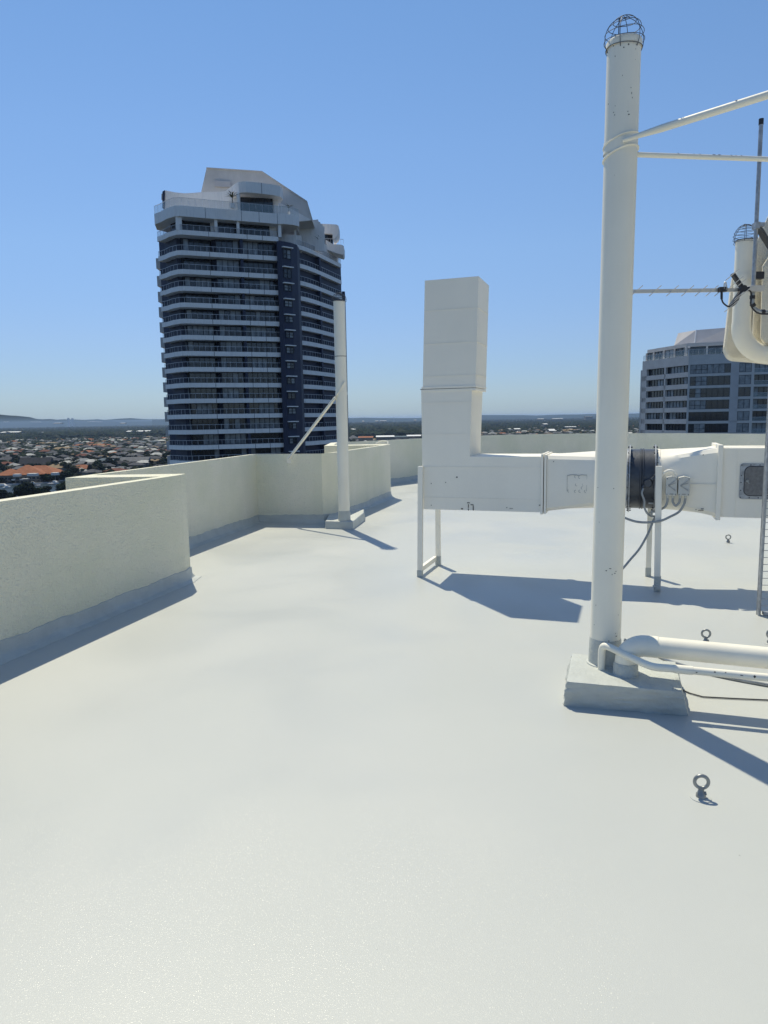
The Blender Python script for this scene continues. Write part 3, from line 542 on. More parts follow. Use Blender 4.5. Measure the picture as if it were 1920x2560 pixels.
mb.bar(cN+Vector((.0, 0, 0)), A(1831, 684, YM-.1), .05, .026); mb.bar(cN, A(1827, 764, YM-.1), .05, .026); mb.bar(cN, A(1872, 720, YM-.1), .04, .02); mb.tube([cN-Vector((0, .03, 0)), cN+Vector((0, .04, 0))], .032, 10); refl = mb.build('reflector_bracket', M['black'], ant)
for x, y in ((1831, 687), (1841, 705), (1849, 711), (1842, 744), (1834, 755), (1828, 766), (1858, 735)):
    mb = MB(); c = A(x, y, YM-.13); mb.tube([c-rod*.075, c+rod*.075], .004, 6); mb.build('element', M['alu'], ant)
mb = MB(); mb.box(A(1806, 724, YM-.08), (.036, 0, 0), (0, .025, 0), (0, 0, .022)); mb.tube([A(1804, 728, YM-.1), A(1804, 748, YM-.1)], .012, 8); mb.build('dipole_box', M['black'], ant)
mb = MB(); mb.tube(smooth_path([A(1810, 722, YM-.1), A(1811, 708, YM-.1), A(1815, 707, YM-.1), A(1815, 726, YM-.1)], 4), .006, 6); mb.build('dipole', M['alu'], ant)
mb = MB(); mb.tube(smooth_path([A(x, y, YM-.12) for x, y in ((1804, 746), (1808, 757), (1820, 766), (1832, 764), (1843, 753), (1851, 736), (1860, 728), (1869, 725), (1877, 730), (1878, 744), (1877, 760), (1883, 773), (1897, 783), (1920, 785), (1990, 782))], 6), .008, 8); mb.build('cable', M['black'], ant)
mb = MB(); mb.tube(smooth_path([A(x, y, YM-.04) for x, y in ((1881.5, 735), (1880.5, 756), (1884, 768), (1893, 776), (1906, 780), (1925, 780), (1990, 779))], 6), .019, 14); mb.build('bent_conduit', M['galv'], ant)
for x, y, an in ((1881, 743, 0), (1882.5, 763, 35), (1907, 780, 90)):
    mb = MB(); d = Vector((math.sin(R(an)), 0, -math.cos(R(an)))); c = A(x, y, YM-.04); mb.tube([c-d*.016, c+d*.016], .025, 14); mb.build('cable_tie', M['black'], ant)
mb = MB(); mb.box(A(1889, 722, YM-.03), (.075, 0, 0), (0, .03, 0), (0, 0, .028)); mb.tube([A(1874, 722, YM-.09), A(1874, 722, YM+.06)], .012, 8); mb.build('mounting_plate', M['alu'], ant, .004)
#PART2
# ================================================================== TALL APARTMENT TOWER
rt = random.Random(3)
def V2(x, y): return Vector((x, y, 0))
Ta, Tb, Tc = V2(-43.4, 144.2), V2(-37.75, 139.0), V2(-19.9, 145.5)
tw = thing('apartment_tower', (-30, 150, GZ), 'tall curved white and navy apartment tower with rows of balconies and an angular roof', 'tower')
def offs(pl, d):
    out = []
    for i, p in enumerate(pl):
        t1 = (pl[min(i+1, len(pl)-1)]-pl[max(i-1, 0)]).normalized(); out.append(p+V2(-t1.y, t1.x)*d)
    return out
def lerp_pl(pl, step):
    out = []
    for a, b in zip(pl[:-1], pl[1:]):
        k = max(1, int(round((b-a).length/step)))
        for j in range(k): out.append(a.lerp(b, j/k))
    return out+[pl[-1]]
def at_len(pl, s):
    for a, b in zip(pl[:-1], pl[1:]):
        L = (b-a).length
        if s <= L or b is pl[-1]: return a.lerp(b, min(1, s/L))
        s -= L
def plen(pl): return sum((b-a).length for a, b in zip(pl[:-1], pl[1:]))
mainE = [Ta, Ta.lerp(Tb, .30), Ta.lerp(Tb, .62)+V2(-.25, -.3), Tb+V2(-.55, .18), Tb+V2(.5, .02), Tb.lerp(Tc, .3)+V2(.1, -.1), Tb.lerp(Tc, .65)+V2(.05, -.08), Tc]
wingE = [V2(-17.1, 151.7), V2(-16.2, 152.8), V2(-15.2, 154.6), V2(-14.1, 157.1), V2(-12.8, 160.6), V2(-11.5, 164.2), V2(-10.2, 167.8), V2(-9.0, 171.2)]
def slab(mb, E, depth, z0, z1):
    I = offs(E, depth); mb.prism([(p.x, p.y) for p in E]+[(p.x, p.y) for p in I[::-1]], z0, z1)
def joints(mb, E, z0, z1, ss):
    for s in ss:
        p = at_len(E, s); q = at_len(E, s+.06); t = (q-p).normalized(); nn = V2(-t.y, t.x); mb.box(p-nn*.004+Vector((0, 0, (z0+z1)/2)), t*.035, nn*.02, (0, 0, (z1-z0)/2))
def railing(name, E, z, h=1.0, step=1.15, parent=None, glass=False, bal=.16):
    pl = offs(E, .08); mb = MB(); L = plen(pl)
    for a, b in zip(pl[:-1], pl[1:]): mb.bar(a+Vector((0, 0, z+h)), b+Vector((0, 0, z+h)), .07, .06)
    k = int(L/step)
    for i in range(k+1): p = at_len(pl, min(L-.001, i*L/k)); mb.box(p+Vector((0, 0, z+h/2)), (.02, 0, 0), (0, .02, 0), (0, 0, h/2))
    if bal:
        k = int(L/bal)
        for i in range(k+1): p = at_len(pl, min(L-.001, i*L/k)); mb.box(p+Vector((0, 0, z+h/2)), (.011, 0, 0), (0, .011, 0), (0, 0, h/2-.03), 1)
        for a, b in zip(pl[:-1], pl[1:]): mb.bar(a+Vector((0, 0, z+.1)), b+Vector((0, 0, z+.1)), .03, .03, m=1)
    o = mb.build(name, [M['rail'], M['galvdark']], parent)
    if glass:
        g = MB()
        for a, b in zip(pl[:-1], pl[1:]): g.add([a+Vector((0, 0, z)), b+Vector((0, 0, z)), b+Vector((0, 0, z+h-.03)), a+Vector((0, 0, z+h-.03))], [(0, 1, 2, 3)])
        g.build('glass_panel', M['rglass'], o)
    return o
def window(a, b, z0, z1, nn, parent, panes=None, mullion=.09, curtain=.35, transom=None, name='window'):
    mb = MB(); t = (b-a).normalized(); L = (b-a).length; k = panes or max(1, int(round(L/1.15)))
    nn = nn.normalized(); ins = -nn*.10
    c = (a+b)/2+Vector((0, 0, (z0+z1)/2))+nn*.0
    run = 0
    for i in range(k):
        p = a.lerp(b, i/k); q = a.lerp(b, (i+1)/k)
        if run <= 0: state = rt.random() < curtain; run = rt.choice((1, 1, 2, 3))
        run -= 1
        m = 2 if state else 1
        mb.add([p+Vector((0, 0, z0)), q+Vector((0, 0, z0)), q+Vector((0, 0, z1)), p+Vector((0, 0, z1))], [(0, 1, 2, 3)], m)
    for i in range(k+1): p = a.lerp(b, i/k); mb.box(p-nn*.05+Vector((0, 0, (z0+z1)/2)), t*mullion/2, nn*.06, (0, 0, (z1-z0)/2))
    zz = [z0+.04, z1-.04]+([transom] if transom else [])
    for z in zz: mb.box((a+b)/2-nn*.05+Vector((0, 0, z)), t*L/2, nn*.055, (0, 0, .045))
    return mb.build(name, [M['tframe'], M['tglass'], M['tcurtain']], parent)
levels = [37.5, 33.8, 30.35, 27.25]+[24.22-3.02*k for k in range(24)]
levels = [z for z in levels if z > GZ+3]
U = (Tc-Tb).normalized(); Nn = V2(-U.y, U.x)   # inward
def mp_(s, d): return Tb+U*s+Nn*d
Lm = (Tc-Tb).length
# dark body behind the balconies
body = [Ta+V2(1.0, 1.3), mp_(-.3, 2.9), mp_(6.1, 3.3), mp_(6.9, 2.0), mp_(Lm-.2, 2.0), V2(-18.9, 149), V2(-16.0, 155.5), V2(-13.4, 161.3), V2(-10.9, 168.2), V2(-9.2, 173), V2(-12, 186), V2(-36, 184), V2(-45, 160), V2(-43.8, 146.5)]
mb = MB(); mb.prism([(p.x, p.y) for p in body], GZ, 37.4); mb.build('wall', M['tnavy'], tw)
# low small rear bay whose stepped edge shows left of the balconies
for i, z in enumerate(levels[:20]):
    zt = z; zb = z-.86
    mb = MB(); slab(mb, mainE, 2.4 if i else 5.5, zb, zt); mb.build('balcony_slab', M['twhite'], tw)
    mb = MB(); joints(mb, mainE, zb, zt, [13.3, 20.6, 23.6]); build_split(mb, 'slab_joint', M['tnavy'], tw)
    railing('railing', mainE, zt, .98, parent=tw)
    mb = MB(); slab(mb, wingE, 2.4, zb, zt); mb.build('balcony_slab', M['twhite'], tw)
    railing('railing', wingE, zt, .98, parent=tw)
    if i == 0: continue
    z0, z1 = zt, levels[i-1]-.86
    window(mp_(.9, 2.55), mp_(6.0, 2.85), z0+.02, z1-.02, Nn, tw, 5, curtain=.3)
    window(mp_(7.0, 1.7), mp_(11.3, 1.7), z0+.02, z1-.02, Nn, tw, 4, curtain=.45)
    window(mp_(12.1, 1.75), mp_(18.3, 1.75), z0+.02, z1-.02, Nn, tw, 6, curtain=.4)
    dE = (Tb-Ta).normalized(); dn = V2(-dE.y, dE.x); a_ = Ta+dE*2.2+dn*1.75; window(a_, a_+dE*3.6, z0+.02, z1-.02, dn, tw, 4, curtain=.5)
    w2 = offs(wingE, 2.15); a_ = at_len(w2, .6); b_ = at_len(w2, 3.6); window(a_, b_, z0+.02, z1-.02, V2(-(b_-a_).y, (b_-a_).x), tw, 3, curtain=.3)
    a_ = at_len(w2, 9.6); b_ = at_len(w2, 12.0); window(a_, b_, z0+.02, z1-.02, V2(-(b_-a_).y, (b_-a_).x), tw, 3, curtain=.5)
    a_ = at_len(w2, 14.5); b_ = at_len(w2, 17.3); window(a_, b_, z0+.02, z1-.02, V2(-(b_-a_).y, (b_-a_).x), tw, 3, curtain=.5)
    mb = MB(); 
    p = mp_(11.7, .95); mb.box(p+Vector((0, 0, (z0+z1)/2)), U*.26, Nn*.85, (0, 0, (z1-z0)/2)); mb.build('party_wall', M['tnavy'], tw)
    mb = MB(); p = at_len(offs(wingE, 1.15), 8.8); mb.box(p+Vector((0, 0, (z0+z1)/2)), V2(.12, .32), V2(-1.15, .43), (0, 0, (z1-z0)/2)); mb.build('party_wall', M['tnavy'], tw)
# dark stair core standing between the two wings
core = [V2(-20.15, 144.7), V2(-19.3, 144.55), V2(-17.6, 146.0), V2(-16.55, 147.9), V2(-16.5, 151.5), V2(-19.4, 152), V2(-21.0, 149)]
mb = MB(); mb.prism([(p.x, p.y) for p in core], GZ, 36.5); core_o = mb.build('stair_core', M['tnavy'], tw)
ca, cb = V2(-18.98, 144.84), V2(-17.72, 145.90); cd = (cb-ca).normalized(); cn = V2(-cd.y, cd.x)
for i, z in enumerate(levels[1:19]):
    zt = z+.98+(.25 if i == 0 else 0); h = 1.75 if i < 2 else 1.15
    window(ca-cd*.05-cn*.06, cb+cd*.05-cn*.06, zt-h, zt, cn, core_o, 2, .07, .55, zt-h/2)
    mb = MB(); c = (ca+cb)/2-cn*.35+Vector((0, 0, zt+.32)); mb.box(c, cd*1.15, cn*.32, (0, 0, .10)); mb.build('window_hood', M['twhite'], core_o)
# dark fin wall closing the wing
mb = MB(); mb.prism([(-9.0, 171.4), (-8.3, 171.6), (-8.6, 180), (-9.6, 180)], GZ, 31.4); mb.build('end_wall', M['tnavy'], tw)
# rear service bays seen beyond the left edge
for i, z in enumerate(levels[1:18]):
    mb = MB(); mb.cube(-45.2, -43.6, 148.5, 151, z-1.3, z+.7); mb.build('rear_bay', M['tgrey'], tw)
# --- penthouse levels
def T(cx, cy, Y): return ony(380+cx/3.318, 400+cy/3.318, Y)
topE = [Ta+V2(-.25, -.2), Ta.lerp(Tb, .30)+V2(-.2, -.2), Ta.lerp(Tb, .62)+V2(-.45, -.5), Tb+V2(-.65, -.1), Tb+V2(.5, -.28), Tb.lerp(Tc, .3)+V2(.1, -.4), Tb.lerp(Tc, .65)+V2(.05, -.4), Tc+V2(.2, -.25), Tc+V2(1.2, -.2), Tc+V2(3.0, .6), Tc+V2(4.0, 1.8)]
ztop = T(230, 375, 138.7).z; zbt = T(230, 465, 138.7).z
mb = MB(); mb.prism([(p.x, p.y) for p in topE]+[(-17.2, 150.5), (-22, 156), (-40, 154), (-44.5, 148)], zbt, ztop); mb.build('roof_terrace_fascia', M['twhite'], tw)
mb = MB(); joints(mb, topE, zbt, ztop, [13.2, 20.0, 23.4, 27.0]); build_split(mb, 'slab_joint', M['tnavy'], tw)
railing('terrace_railing', topE, ztop, 1.45, 1.25, tw, True, 0)
# open recessed floor below the terrace: glass, columns, pale inner walls
window(mp_(1.0, 2.6), mp_(6.2, 2.9), 37.5, zbt, Nn, tw, 4, curtain=.05); window(mp_(7.3, 1.9), mp_(11.2, 1.9), 37.5, zbt, Nn, tw, 3, curtain=.05); window(mp_(11.6, 1.9), mp_(17.6, 1.9), 37.5, zbt, Nn, tw, 5, curtain=.05)
dE = (Tb-Ta).normalized(); dn = V2(-dE.y, dE.x); a_ = Ta+dE*2.2+dn*1.9; window(a_, a_+dE*4.2, 37.5, zbt, dn, tw, 3, curtain=.05)
for s, wd in ((.15, .55), (7.0, .28), (11.2, .26), (19.35, .3)):
    mb = MB(); mb.box(mp_(s, .35)+Vector((0, 0, (37.5+zbt)/2)), U*wd, Nn*.3, (0, 0, (zbt-37.5)/2)); mb.build('column', M['twhite'], tw)
mb = MB(); mb.box(mp_(18.4, 2.4)+Vector((0, 0, (37.5+zbt)/2)), U*.7, Nn*.3, (0, 0, (zbt-37.5)/2)); mb.box(mp_(6.75, 2.8)+Vector((0, 0, (37.5+zbt)/2)), U*.5, Nn*.35, (0, 0, (zbt-37.5)/2)); mb.build('inner_wall', M['twhite'], tw)
mb = MB(); mb.cube(-17.2, -16.85, 149.5, 149.9, 36.4, zbt); mb.build('column', M['twhite'], tw)
def pslab(name, pts, Y, th, m='twhite', parent=tw, Y2=None):
    n = len(pts); P_ = [T(p[0], p[1], (p[2] if len(p) > 2 else Y)) for p in pts]; mb = MB(); mb.extrude(P_, (0, th, 0)); return mb.build(name, M[m], parent)
mb = MB(); mb.prism([(-22, 152.2), (-16.3, 154.2), (-16.3, 154.6), (-22, 152.6)], 36.4, zbt); mb.build('inner_wall', M['twhite'], tw)
pslab('roof_mansard', [(400, 300, 152), (452, 68, 152), (912, 98, 152), (1282, 345, 152), (1328, 500, 152), (1200, 512, 152), (1200, 560, 152), (420, 560, 152)][::-1], 152, 9, 'tgrey')
mb = MB()
for a, b in (((452, 66), (912, 96)), ((912, 96), (1284, 343)), ((1284, 343), (1330, 497))): mb.bar(T(*a, 151.9), T(*b, 151.9), .25, .18, up=(0, 0, 1))
mb.build('roof_edge_trim', M['tgrey'], tw)
pslab('vent_louvre', [(520, 168), (650, 176), (655, 224), (585, 222), (520, 218)][::-1], 151.6, .3, 'tpale')
# low sweeping penthouse wall behind the glass rail
pslab('penthouse_wall', [(103, 400), (103, 250), (190, 268), (270, 276), (350, 272), (440, 264), (560, 264), (610, 256), (650, 225), (700, 190), (712, 300), (640, 345), (640, 420)][::-1], 146.5, .5)
pslab('wing_wall', [(86, 400), (86, 262), (104, 250), (104, 400)][::-1], 146.2, 2, 'tnavy')
pslab('wing_wall', [(78, 330), (78, 282), (88, 275), (88, 330)][::-1], 147.5, 2, 'tgrey')
mb = MB(); mb.prism([(T(640, 300, 146).x, 145.5), (T(1010, 300, 146).x, 147.5), (T(1010, 300, 150).x, 153), (T(640, 300, 150).x, 153)], ztop, T(800, 260, 146).z); mb.build('penthouse_room', M['twhite'], tw)
wa, wb = T(735, 400, 145.2), T(1000, 400, 146.6); wa.z = wb.z = 0; window(wa, wb, ztop+.05, T(800, 285, 145.5).z, V2(-(wb-wa).y, (wb-wa).x), tw, 7, curtain=.05)
# curved roof canopy box over the penthouse
zt0 = T(760, 180, 142.5).z; zc0 = T(760, 270, 142.5).z
can = [V2(T(660, 230, 144.5).x, 145.6), V2(T(690, 230, 143).x, 143.4), V2(T(720, 230, 142.6).x, 142.6), V2(T(780, 230, 142.4).x, 142.3), V2(T(870, 230, 143).x, 143.0), V2(T(1000, 230, 144.5).x, 144.3), V2(T(1065, 280, 145.5).x, 145.4), V2(T(1085, 290, 147).x, 147.2), V2(T(1060, 290, 149).x, 149.5), V2(T(760, 230, 150).x, 150.5)]
mb = MB(); mb.prism([(p.x, p.y) for p in can], zc0, zt0); mb.build('roof_canopy', M['twhite'], tw)
mb = MB(); joints(mb, can[:7], zc0, zt0, [8.0, 14.4]); build_split(mb, 'slab_joint', M['tnavy'], tw)
mb = MB(); mb.box(V2(T(717, 330, 142.9).x, 142.9)+Vector((0, 0, (ztop+zc0)/2)), (.3, 0, 0), (0, .3, 0), (0, 0, (zc0-ztop)/2)); mb.build('column', M['twhite'], tw)
mb = MB(); mb.prism([(T(1005, 330, 147).x, 147.3), (T(1042, 330, 147).x, 147.6), (T(1042, 330, 150).x, 152), (T(1005, 330, 150).x, 152)], ztop, zc0); mb.build('inner_wall', M['twhite'], tw)
# wing top: stepped gable wall, second canopy and terrace box
pslab('terrace_screen', [(1192, 700), (1192, 512), (1378, 493), (1382, 512), (1395, 514), (1398, 528), (1412, 531), (1414, 546), (1430, 550), (1432, 760), (1330, 745)][::-1], 158, .5)
pslab('sloping_wall', [(1050, 480), (1050, 350), (1120, 385), (1325, 499), (1194, 512), (1192, 480)][::-1], 151.8, .4)
pslab('upper_canopy', [(1405, 610), (1405, 528), (1530, 535), (1547, 545), (1548, 600), (1540, 625), (1515, 655), (1498, 655), (1498, 612)][::-1], 166, 5)
pslab('lower_fascia', [(1432, 735), (1432, 655), (1500, 698), (1570, 702), (1590, 712), (1590, 772), (1582, 786), (1530, 772)][::-1], 166.5, 5)
wa, wb = T(1434, 690, 166.4), T(1499, 690, 167.5); wa.z = wb.z = 0; window(wa, wb, T(1470, 695, 166).z, T(1470, 612, 166).z, V2(-.3, .95), tw, 3, curtain=.1)
mb = MB(); za = T(1510, 655, 166.4).z; mb.bar(T(1432, 651, 166.3), T(1588, 658, 166.4), .08, .08)
for k in range(8): x = 1440+21*k; mb.bar(T(x, 652+k*.9, 166.3), T(x, 700, 166.3), .05, .05, up=(0, 1, 0))
mb.build('terrace_railing', M['rail'], tw)
mb = MB(); mb.prism([(-17.5, 160.5), (-13.2, 163.5), (-10.6, 169.5), (-9.8, 173), (-14, 182), (-19, 178)], 37.4, T(1470, 700, 166).z); mb.build('upper_wall', M['twhite'], tw)
def potted(cx, cy, Y, s, label):
    b = T(cx, cy, Y); t = thing('potted_palm', b, label, 'plant', 'potted palms on the tower terraces'); mb = MB(); mb.tube([b, b+Vector((0, 0, .9*s))], [.35*s, .45*s], 10); mb.build('pot', M['twhite'], t)
    mb = MB(); r_ = random.Random(cx)
    mb.tube([b+Vector((0, 0, .9*s)), b+Vector((.05, 0, 2.0*s))], .08*s, 6, 1)
    for k in range(26):
        q = r_.uniform(0, 6.28); d = Vector((math.cos(q), math.sin(q), 0)); e = r_.uniform(.3, 1.3); L = r_.uniform(1.3, 2.0)*s; p0 = b+Vector((0, 0, 2.0*s)); p1 = p0+(d*math.cos(e)+Vector((0, 0, math.sin(e))))*L*.6; p2 = p1+(d*.9+Vector((0, 0, -.1+.5*math.sin(e))))*L*.45
        wv = d.cross(Vector((0, 0, 1)))*.09*s; mb.add([p0-wv*.5, p0+wv*.5, p1+wv, p1-wv, p2], [(0, 1, 2, 3), (3, 2, 4)])
    mb.build('fronds', [M['palm'], M['trunk']], t)
potted(668, 400, 139.9, .95, 'largest potted palm on the glass railed roof terrace of the tall tower'); potted(1135, 452, 147.5, .62, 'small potted palm at the right end of the top terrace of the tall tower'); potted(1395, 745, 158.5, .85, 'dark potted palm on the stepped lower terrace of the tall tower')
# ================================================================== GREY APARTMENT BLOCK (right)
gb = thing('apartment_block', (95, 195, GZ), 'grey apartment block with long dark window bands and a sloped plant roof behind the pipes', 'building')
def G(cx, cy, Y): return ony(1590+cx/5.03, 820+cy/5.03, Y)
g0 = V2(G(78, 600, 201).x, 201); g1 = V2(G(655, 600, 183).x, 183); g2 = V2(G(1465, 600, 177.5).x, 177.5); g3 = g2+V2(16, -3)
ztG = G(400, 430, 191).z
zt_ = G(655, 345, 183).z; zb_ = G(655, 465, 183).z
prof = [g0, g1, g2, g3, g3+V2(8, 26), g0+V2(13, 30)]
inset = [g0+V2(.5, 1.4), g1+V2(.5, 1.6), g2+V2(0, 1.6), g3+V2(0, 1.6), g3+V2(8, 26), g0+V2(13.5, 30)]
mb = MB(); mb.prism([(p.x, p.y) for p in inset], GZ, zb_); mb.build('wall', M['tnavy'], gb)
mb = MB(); mb.prism([(p.x, p.y) for p in prof], zb_, zt_); mb.build('roof_fascia', M['tgrey'], gb)
zf = [zb_-.0-2.97*k for k in range(20)]
d01 = (g1-g0).normalized(); d12 = (g2-g1).normalized(); d23 = (g3-g2).normalized()
def face(mb, a, b, z0, z1, th=.25, m=0):
    t = (b-a).normalized(); nn = V2(-t.y, t.x); mb.box((a+b)/2+nn*th/2+Vector((0, 0, (z0+z1)/2)), t*(b-a).length/2, nn*th/2, (0, 0, (z1-z0)/2), m)
L01 = (g1-g0).length; L12 = (g2-g1).length
for k, z in enumerate(zf):
    if z < GZ+3: break
    s0 = z-2.97
    mb = MB(); face(mb, g0, g1, s0, s0+1.22, 1.2); mb.build('spandrel', M['tgrey'], gb)
    mb = MB(); face(mb, g1, g2, s0, s0+.68, .3); mb.build('spandrel', M['tgrey'], gb)
    mb = MB(); face(mb, g2, g3, s0, s0+.55, 1.4); mb.build('spandrel', M['tgrey'], gb)
    if k < 8:
        n01 = V2(-d01.y, d01.x); n12 = V2(-d12.y, d12.x); n23 = V2(-d23.y, d23.x)
        window(g0+d01*2+n01*.8, g0+d01*(L01*.5)+n01*.8, s0+1.22, z, n01, gb, 6, curtain=.3); window(g0+d01*(L01*.53)+n01*.8, g1+n01*.8, s0+1.22, z, n01, gb, 7, curtain=.3)
        window(g1+d12*.5+n12*.12, g1+d12*4.4+n12*.12, s0+.68, z, n12, gb, 3, curtain=.35, transom=s0+1.7); window(g1+d12*4.4+n12*.12, g1+d12*9.7+n12*.12, s0+.68, z, n12, gb, 4, curtain=.1); window(g1+d12*11.7+n12*.12, g2-d12*.3+n12*.12, s0+.68, z, n12, gb, 2, curtain=.15)
        window(g2+d23*.5+n23*1.2, g3+n23*1.2, s0+.55, z, n23, gb, 12, curtain=.35)
        railing('railing', [g2+d23*.4, g2+d23*14], s0+.55, .95, 3, gb, True, 0)
mb = MB(); face(mb, g1+d12*9.75, g1+d12*11.65, GZ, zb_, .28); mb.build('pier', M['tpale'], gb)
mb = MB(); face(mb, g0, g0+d01*1.9, GZ, zb_, 1.3); mb.build('pier', M['tgrey'], gb)
mb = MB(); face(mb, g0+d01*(L01*.5), g0+d01*(L01*.53), GZ, zb_, 1.1); mb.build('pier', M['tgrey'], gb)
mb = MB(); face(mb, g1-d01*.1, g1+d12*.45, GZ, zb_, 1.0); mb.build('pier', M['tgrey'], gb)
mb = MB(); face(mb, g2-d12*.25, g2+d23*.4, GZ, zb_, 1.3); mb.build('pier', M['tgrey'], gb)
mb = MB(); mb.prism([((g0+V2(.2, .3)).x, (g0+V2(.2, .3)).y), ((g0+V2(13.4, 30)).x, (g0+V2(13.4, 30)).y), ((g0+V2(12.8, 30)).x, (g0+V2(12.8, 30)).y), ((g0+V2(-.15, .8)).x, (g0+V2(-.15, .8)).y)][::-1], GZ, zb_); mb.build('side_wall', M['tgrey'], gb)
railing('terrace_railing', [g0+V2(.2, .2), g1+V2(.1, .2), g2, g3], zt_, 1.5, 1.3, gb, True, 0)
ph = [g0+d01*1.2+V2(1.6, 3.0), g0+d01*4.6+V2(1.4, 2.8), g1+V2(.6, 3.0), g2+V2(.4, 3.2), g3+V2(0, 3.2), g3+V2(6, 20), g0+V2(12.5, 22)]
zp = zt_+3.25
mb = MB(); mb.prism([(p.x, p.y) for p in ph], zt_, zp-.9); mb.build('penthouse', M['tnavy'], gb)
mb = MB(); pe = [p+V2(-.15, -.35) for p in ph[:5]]+ph[5:]; mb.prism([(p.x, p.y) for p in pe], zp-.9, zp); mb.build('penthouse_roof', M['tgrey'], gb)
for i in range(4):
    a, b = ph[i], ph[i+1]; t = (b-a).normalized(); nn = V2(-t.y, t.x)
    window(a-nn*.06, b-nn*.06, zt_+.02, zp-.92, nn, gb, max(2, int((b-a).length/1.7)), curtain=.25)
    for p in lerp_pl([a, b], 4.5): mb = MB(); mb.box(p-nn*.2+Vector((0, 0, (zt_+zp-.9)/2)), t*.22, nn*.16, (0, 0, (zp-.9-zt_)/2)); mb.build('column', M['tgrey'], gb)
mb = MB(); a0 = G(480, 222, 205); a1 = G(530, 66, 206.2); b1 = G(757, 26, 200.6); b0 = G(738, 190, 200); c1 = G(1180, -8, 196.6); c0 = G(1180, 170, 196.5); dd = Vector((6, 16, 0))
mb.add([a0, b0, b1, a1, c0, c1, a0+dd, a1+dd*.8, b1+dd*.8, c1+dd*.8, c0+dd], [(0, 1, 2, 3), (1, 4, 5, 2), (3, 2, 8, 7), (2, 5, 9, 8), (0, 3, 7, 6), (4, 10, 9, 5)])
mb.build('sloped_plant_roof', M['tpale'], gb)
mb = MB(); mb.bar(b0+Vector((0, -.1, 0)), b1+Vector((0, -.1, 0)), .3, .3, up=(0, 1, 0)); mb.build('roof_corner_trim', M['rail'], gb)
mb = MB(); p = G(667, 258, 183.2); mb.tube([p, Vector((p.x, p.y, zt_))], .12, 8); mb.tube([p+Vector((0, 0, .0)), p+Vector((0, 0, .12)), p+Vector((0, 0, .3)), p+Vector((0, 0, .42))], [.15, .3, .3, .1], 10); mb.build('terrace_lamp', M['rail'], gb)
# ================================================================== GROUND, CANAL, HILLS
mb = MB(); S = 45000
mb.add([(-S, -30000, GZ-.5), (S, -30000, GZ-.5), (S, S, GZ-.5), (-S, S, GZ-.5)], [(0, 1, 2, 3)]); struct(mb.build('ground', M['ground']))
def gp(x, y, z=GZ): return onz(x, y, z)
cpx = [(-160, 1213), (-20, 1211), (70, 1210), (130, 1206), (168, 1199), (215, 1193), (240, 1200), (215, 1215), (178, 1240), (120, 1262), (-160, 1290)]
canal = [gp(x, y) for x, y in cpx]; canal2 = [(p.x, p.y) for p in canal]
mb = MB(); mb.add([(p.x, p.y, GZ-.3) for p in canal][::-1], [tuple(range(len(canal)))]); struct(mb.build('canal_water', M['water']))
mb = MB(); mb.extrude([(p.x, p.y, GZ-.45) for p in [gp(-160, 1213.2), gp(-20, 1211.2), gp(70, 1210.2), gp(130, 1206.2), gp(168, 1199.2), gp(168, 1199), gp(130, 1206), gp(70, 1210), gp(-20, 1211), gp(-160, 1213)]], (0, 0, .95)); tag(mb.build('canal_wall', M['tpale']), 'pale low retaining wall along the far bank of the canal', 'wall')
def inside(x, y, poly):
    c = False; n = len(poly); j = n-1
    for i in range(n):
        xi, yi = poly[i][:2]; xj, yj = poly[j][:2]
        if (yi > y) != (yj > y) and x < (xj-xi)*(y-yi)/(yj-yi)+xi: c = not c
        j = i
    return c
def hill(name, x0, x1, D, prof, depth, label=None):
    # prof: list of (px x, px y of crest at distance D)
    nx, ny = 70, 8; vs = []; rr = random.Random(int(D))
    for i in range(nx+1):
        X = x0+(x1-x0)*i/nx; pxs = [p[0] for p in prof]; y = float(np.interp(X, pxs, [p[1] for p in prof])); c = ony(X, y, D)
        hgt = max(2, c.z-GZ)*(1+.03*math.sin(i*1.7)+rr.uniform(-.02, .02))
        for j in range(ny+1):
            f = j/ny; k = math.sin(math.pi*f)**1.2 if f < .5 else math.sin(math.pi*f)
            vs.append((c.x*(1+(f-.5)*depth/D), D+(f-.5)*depth, GZ-2+hgt*k+hgt*.06*rr.uniform(-1, 1)*k))
    fs = [(i*(ny+1)+j, (i+1)*(ny+1)+j, (i+1)*(ny+1)+j+1, i*(ny+1)+j+1) for i in range(nx) for j in range(ny)]
    mb = MB(); mb.add(vs, fs, 0, True); return struct(mb.build(name, M['hill']))
hill('hills', -700, 480, 26000, [(-700, 1050), (-300, 1030), (-60, 1032), (0, 1036), (50, 1040), (90, 1046.5), (120, 1048), (200, 1049), (260, 1049), (300, 1046), (325, 1045), (360, 1048), (480, 1050)], 9000)
hill('hills', 380, 2700, 15000, [(380, 1048), (860, 1045), (900, 1045), (940, 1044.3), (1000, 1044.8), (1050, 1045), (1210, 1037.5), (1230, 1037), (1265, 1038.5), (1290, 1037.5), (1350, 1038), (1400, 1036.5), (1450, 1035.3), (1500, 1034.5), (1600, 1033), (2000, 1024), (2700, 1012)], 5000)
hill('hills', -900, 480, 17000, [(-900, 1062), (0, 1051), (60, 1050.5), (130, 1053), (250, 1052), (300, 1053), (400, 1052), (480, 1051)], 5000)
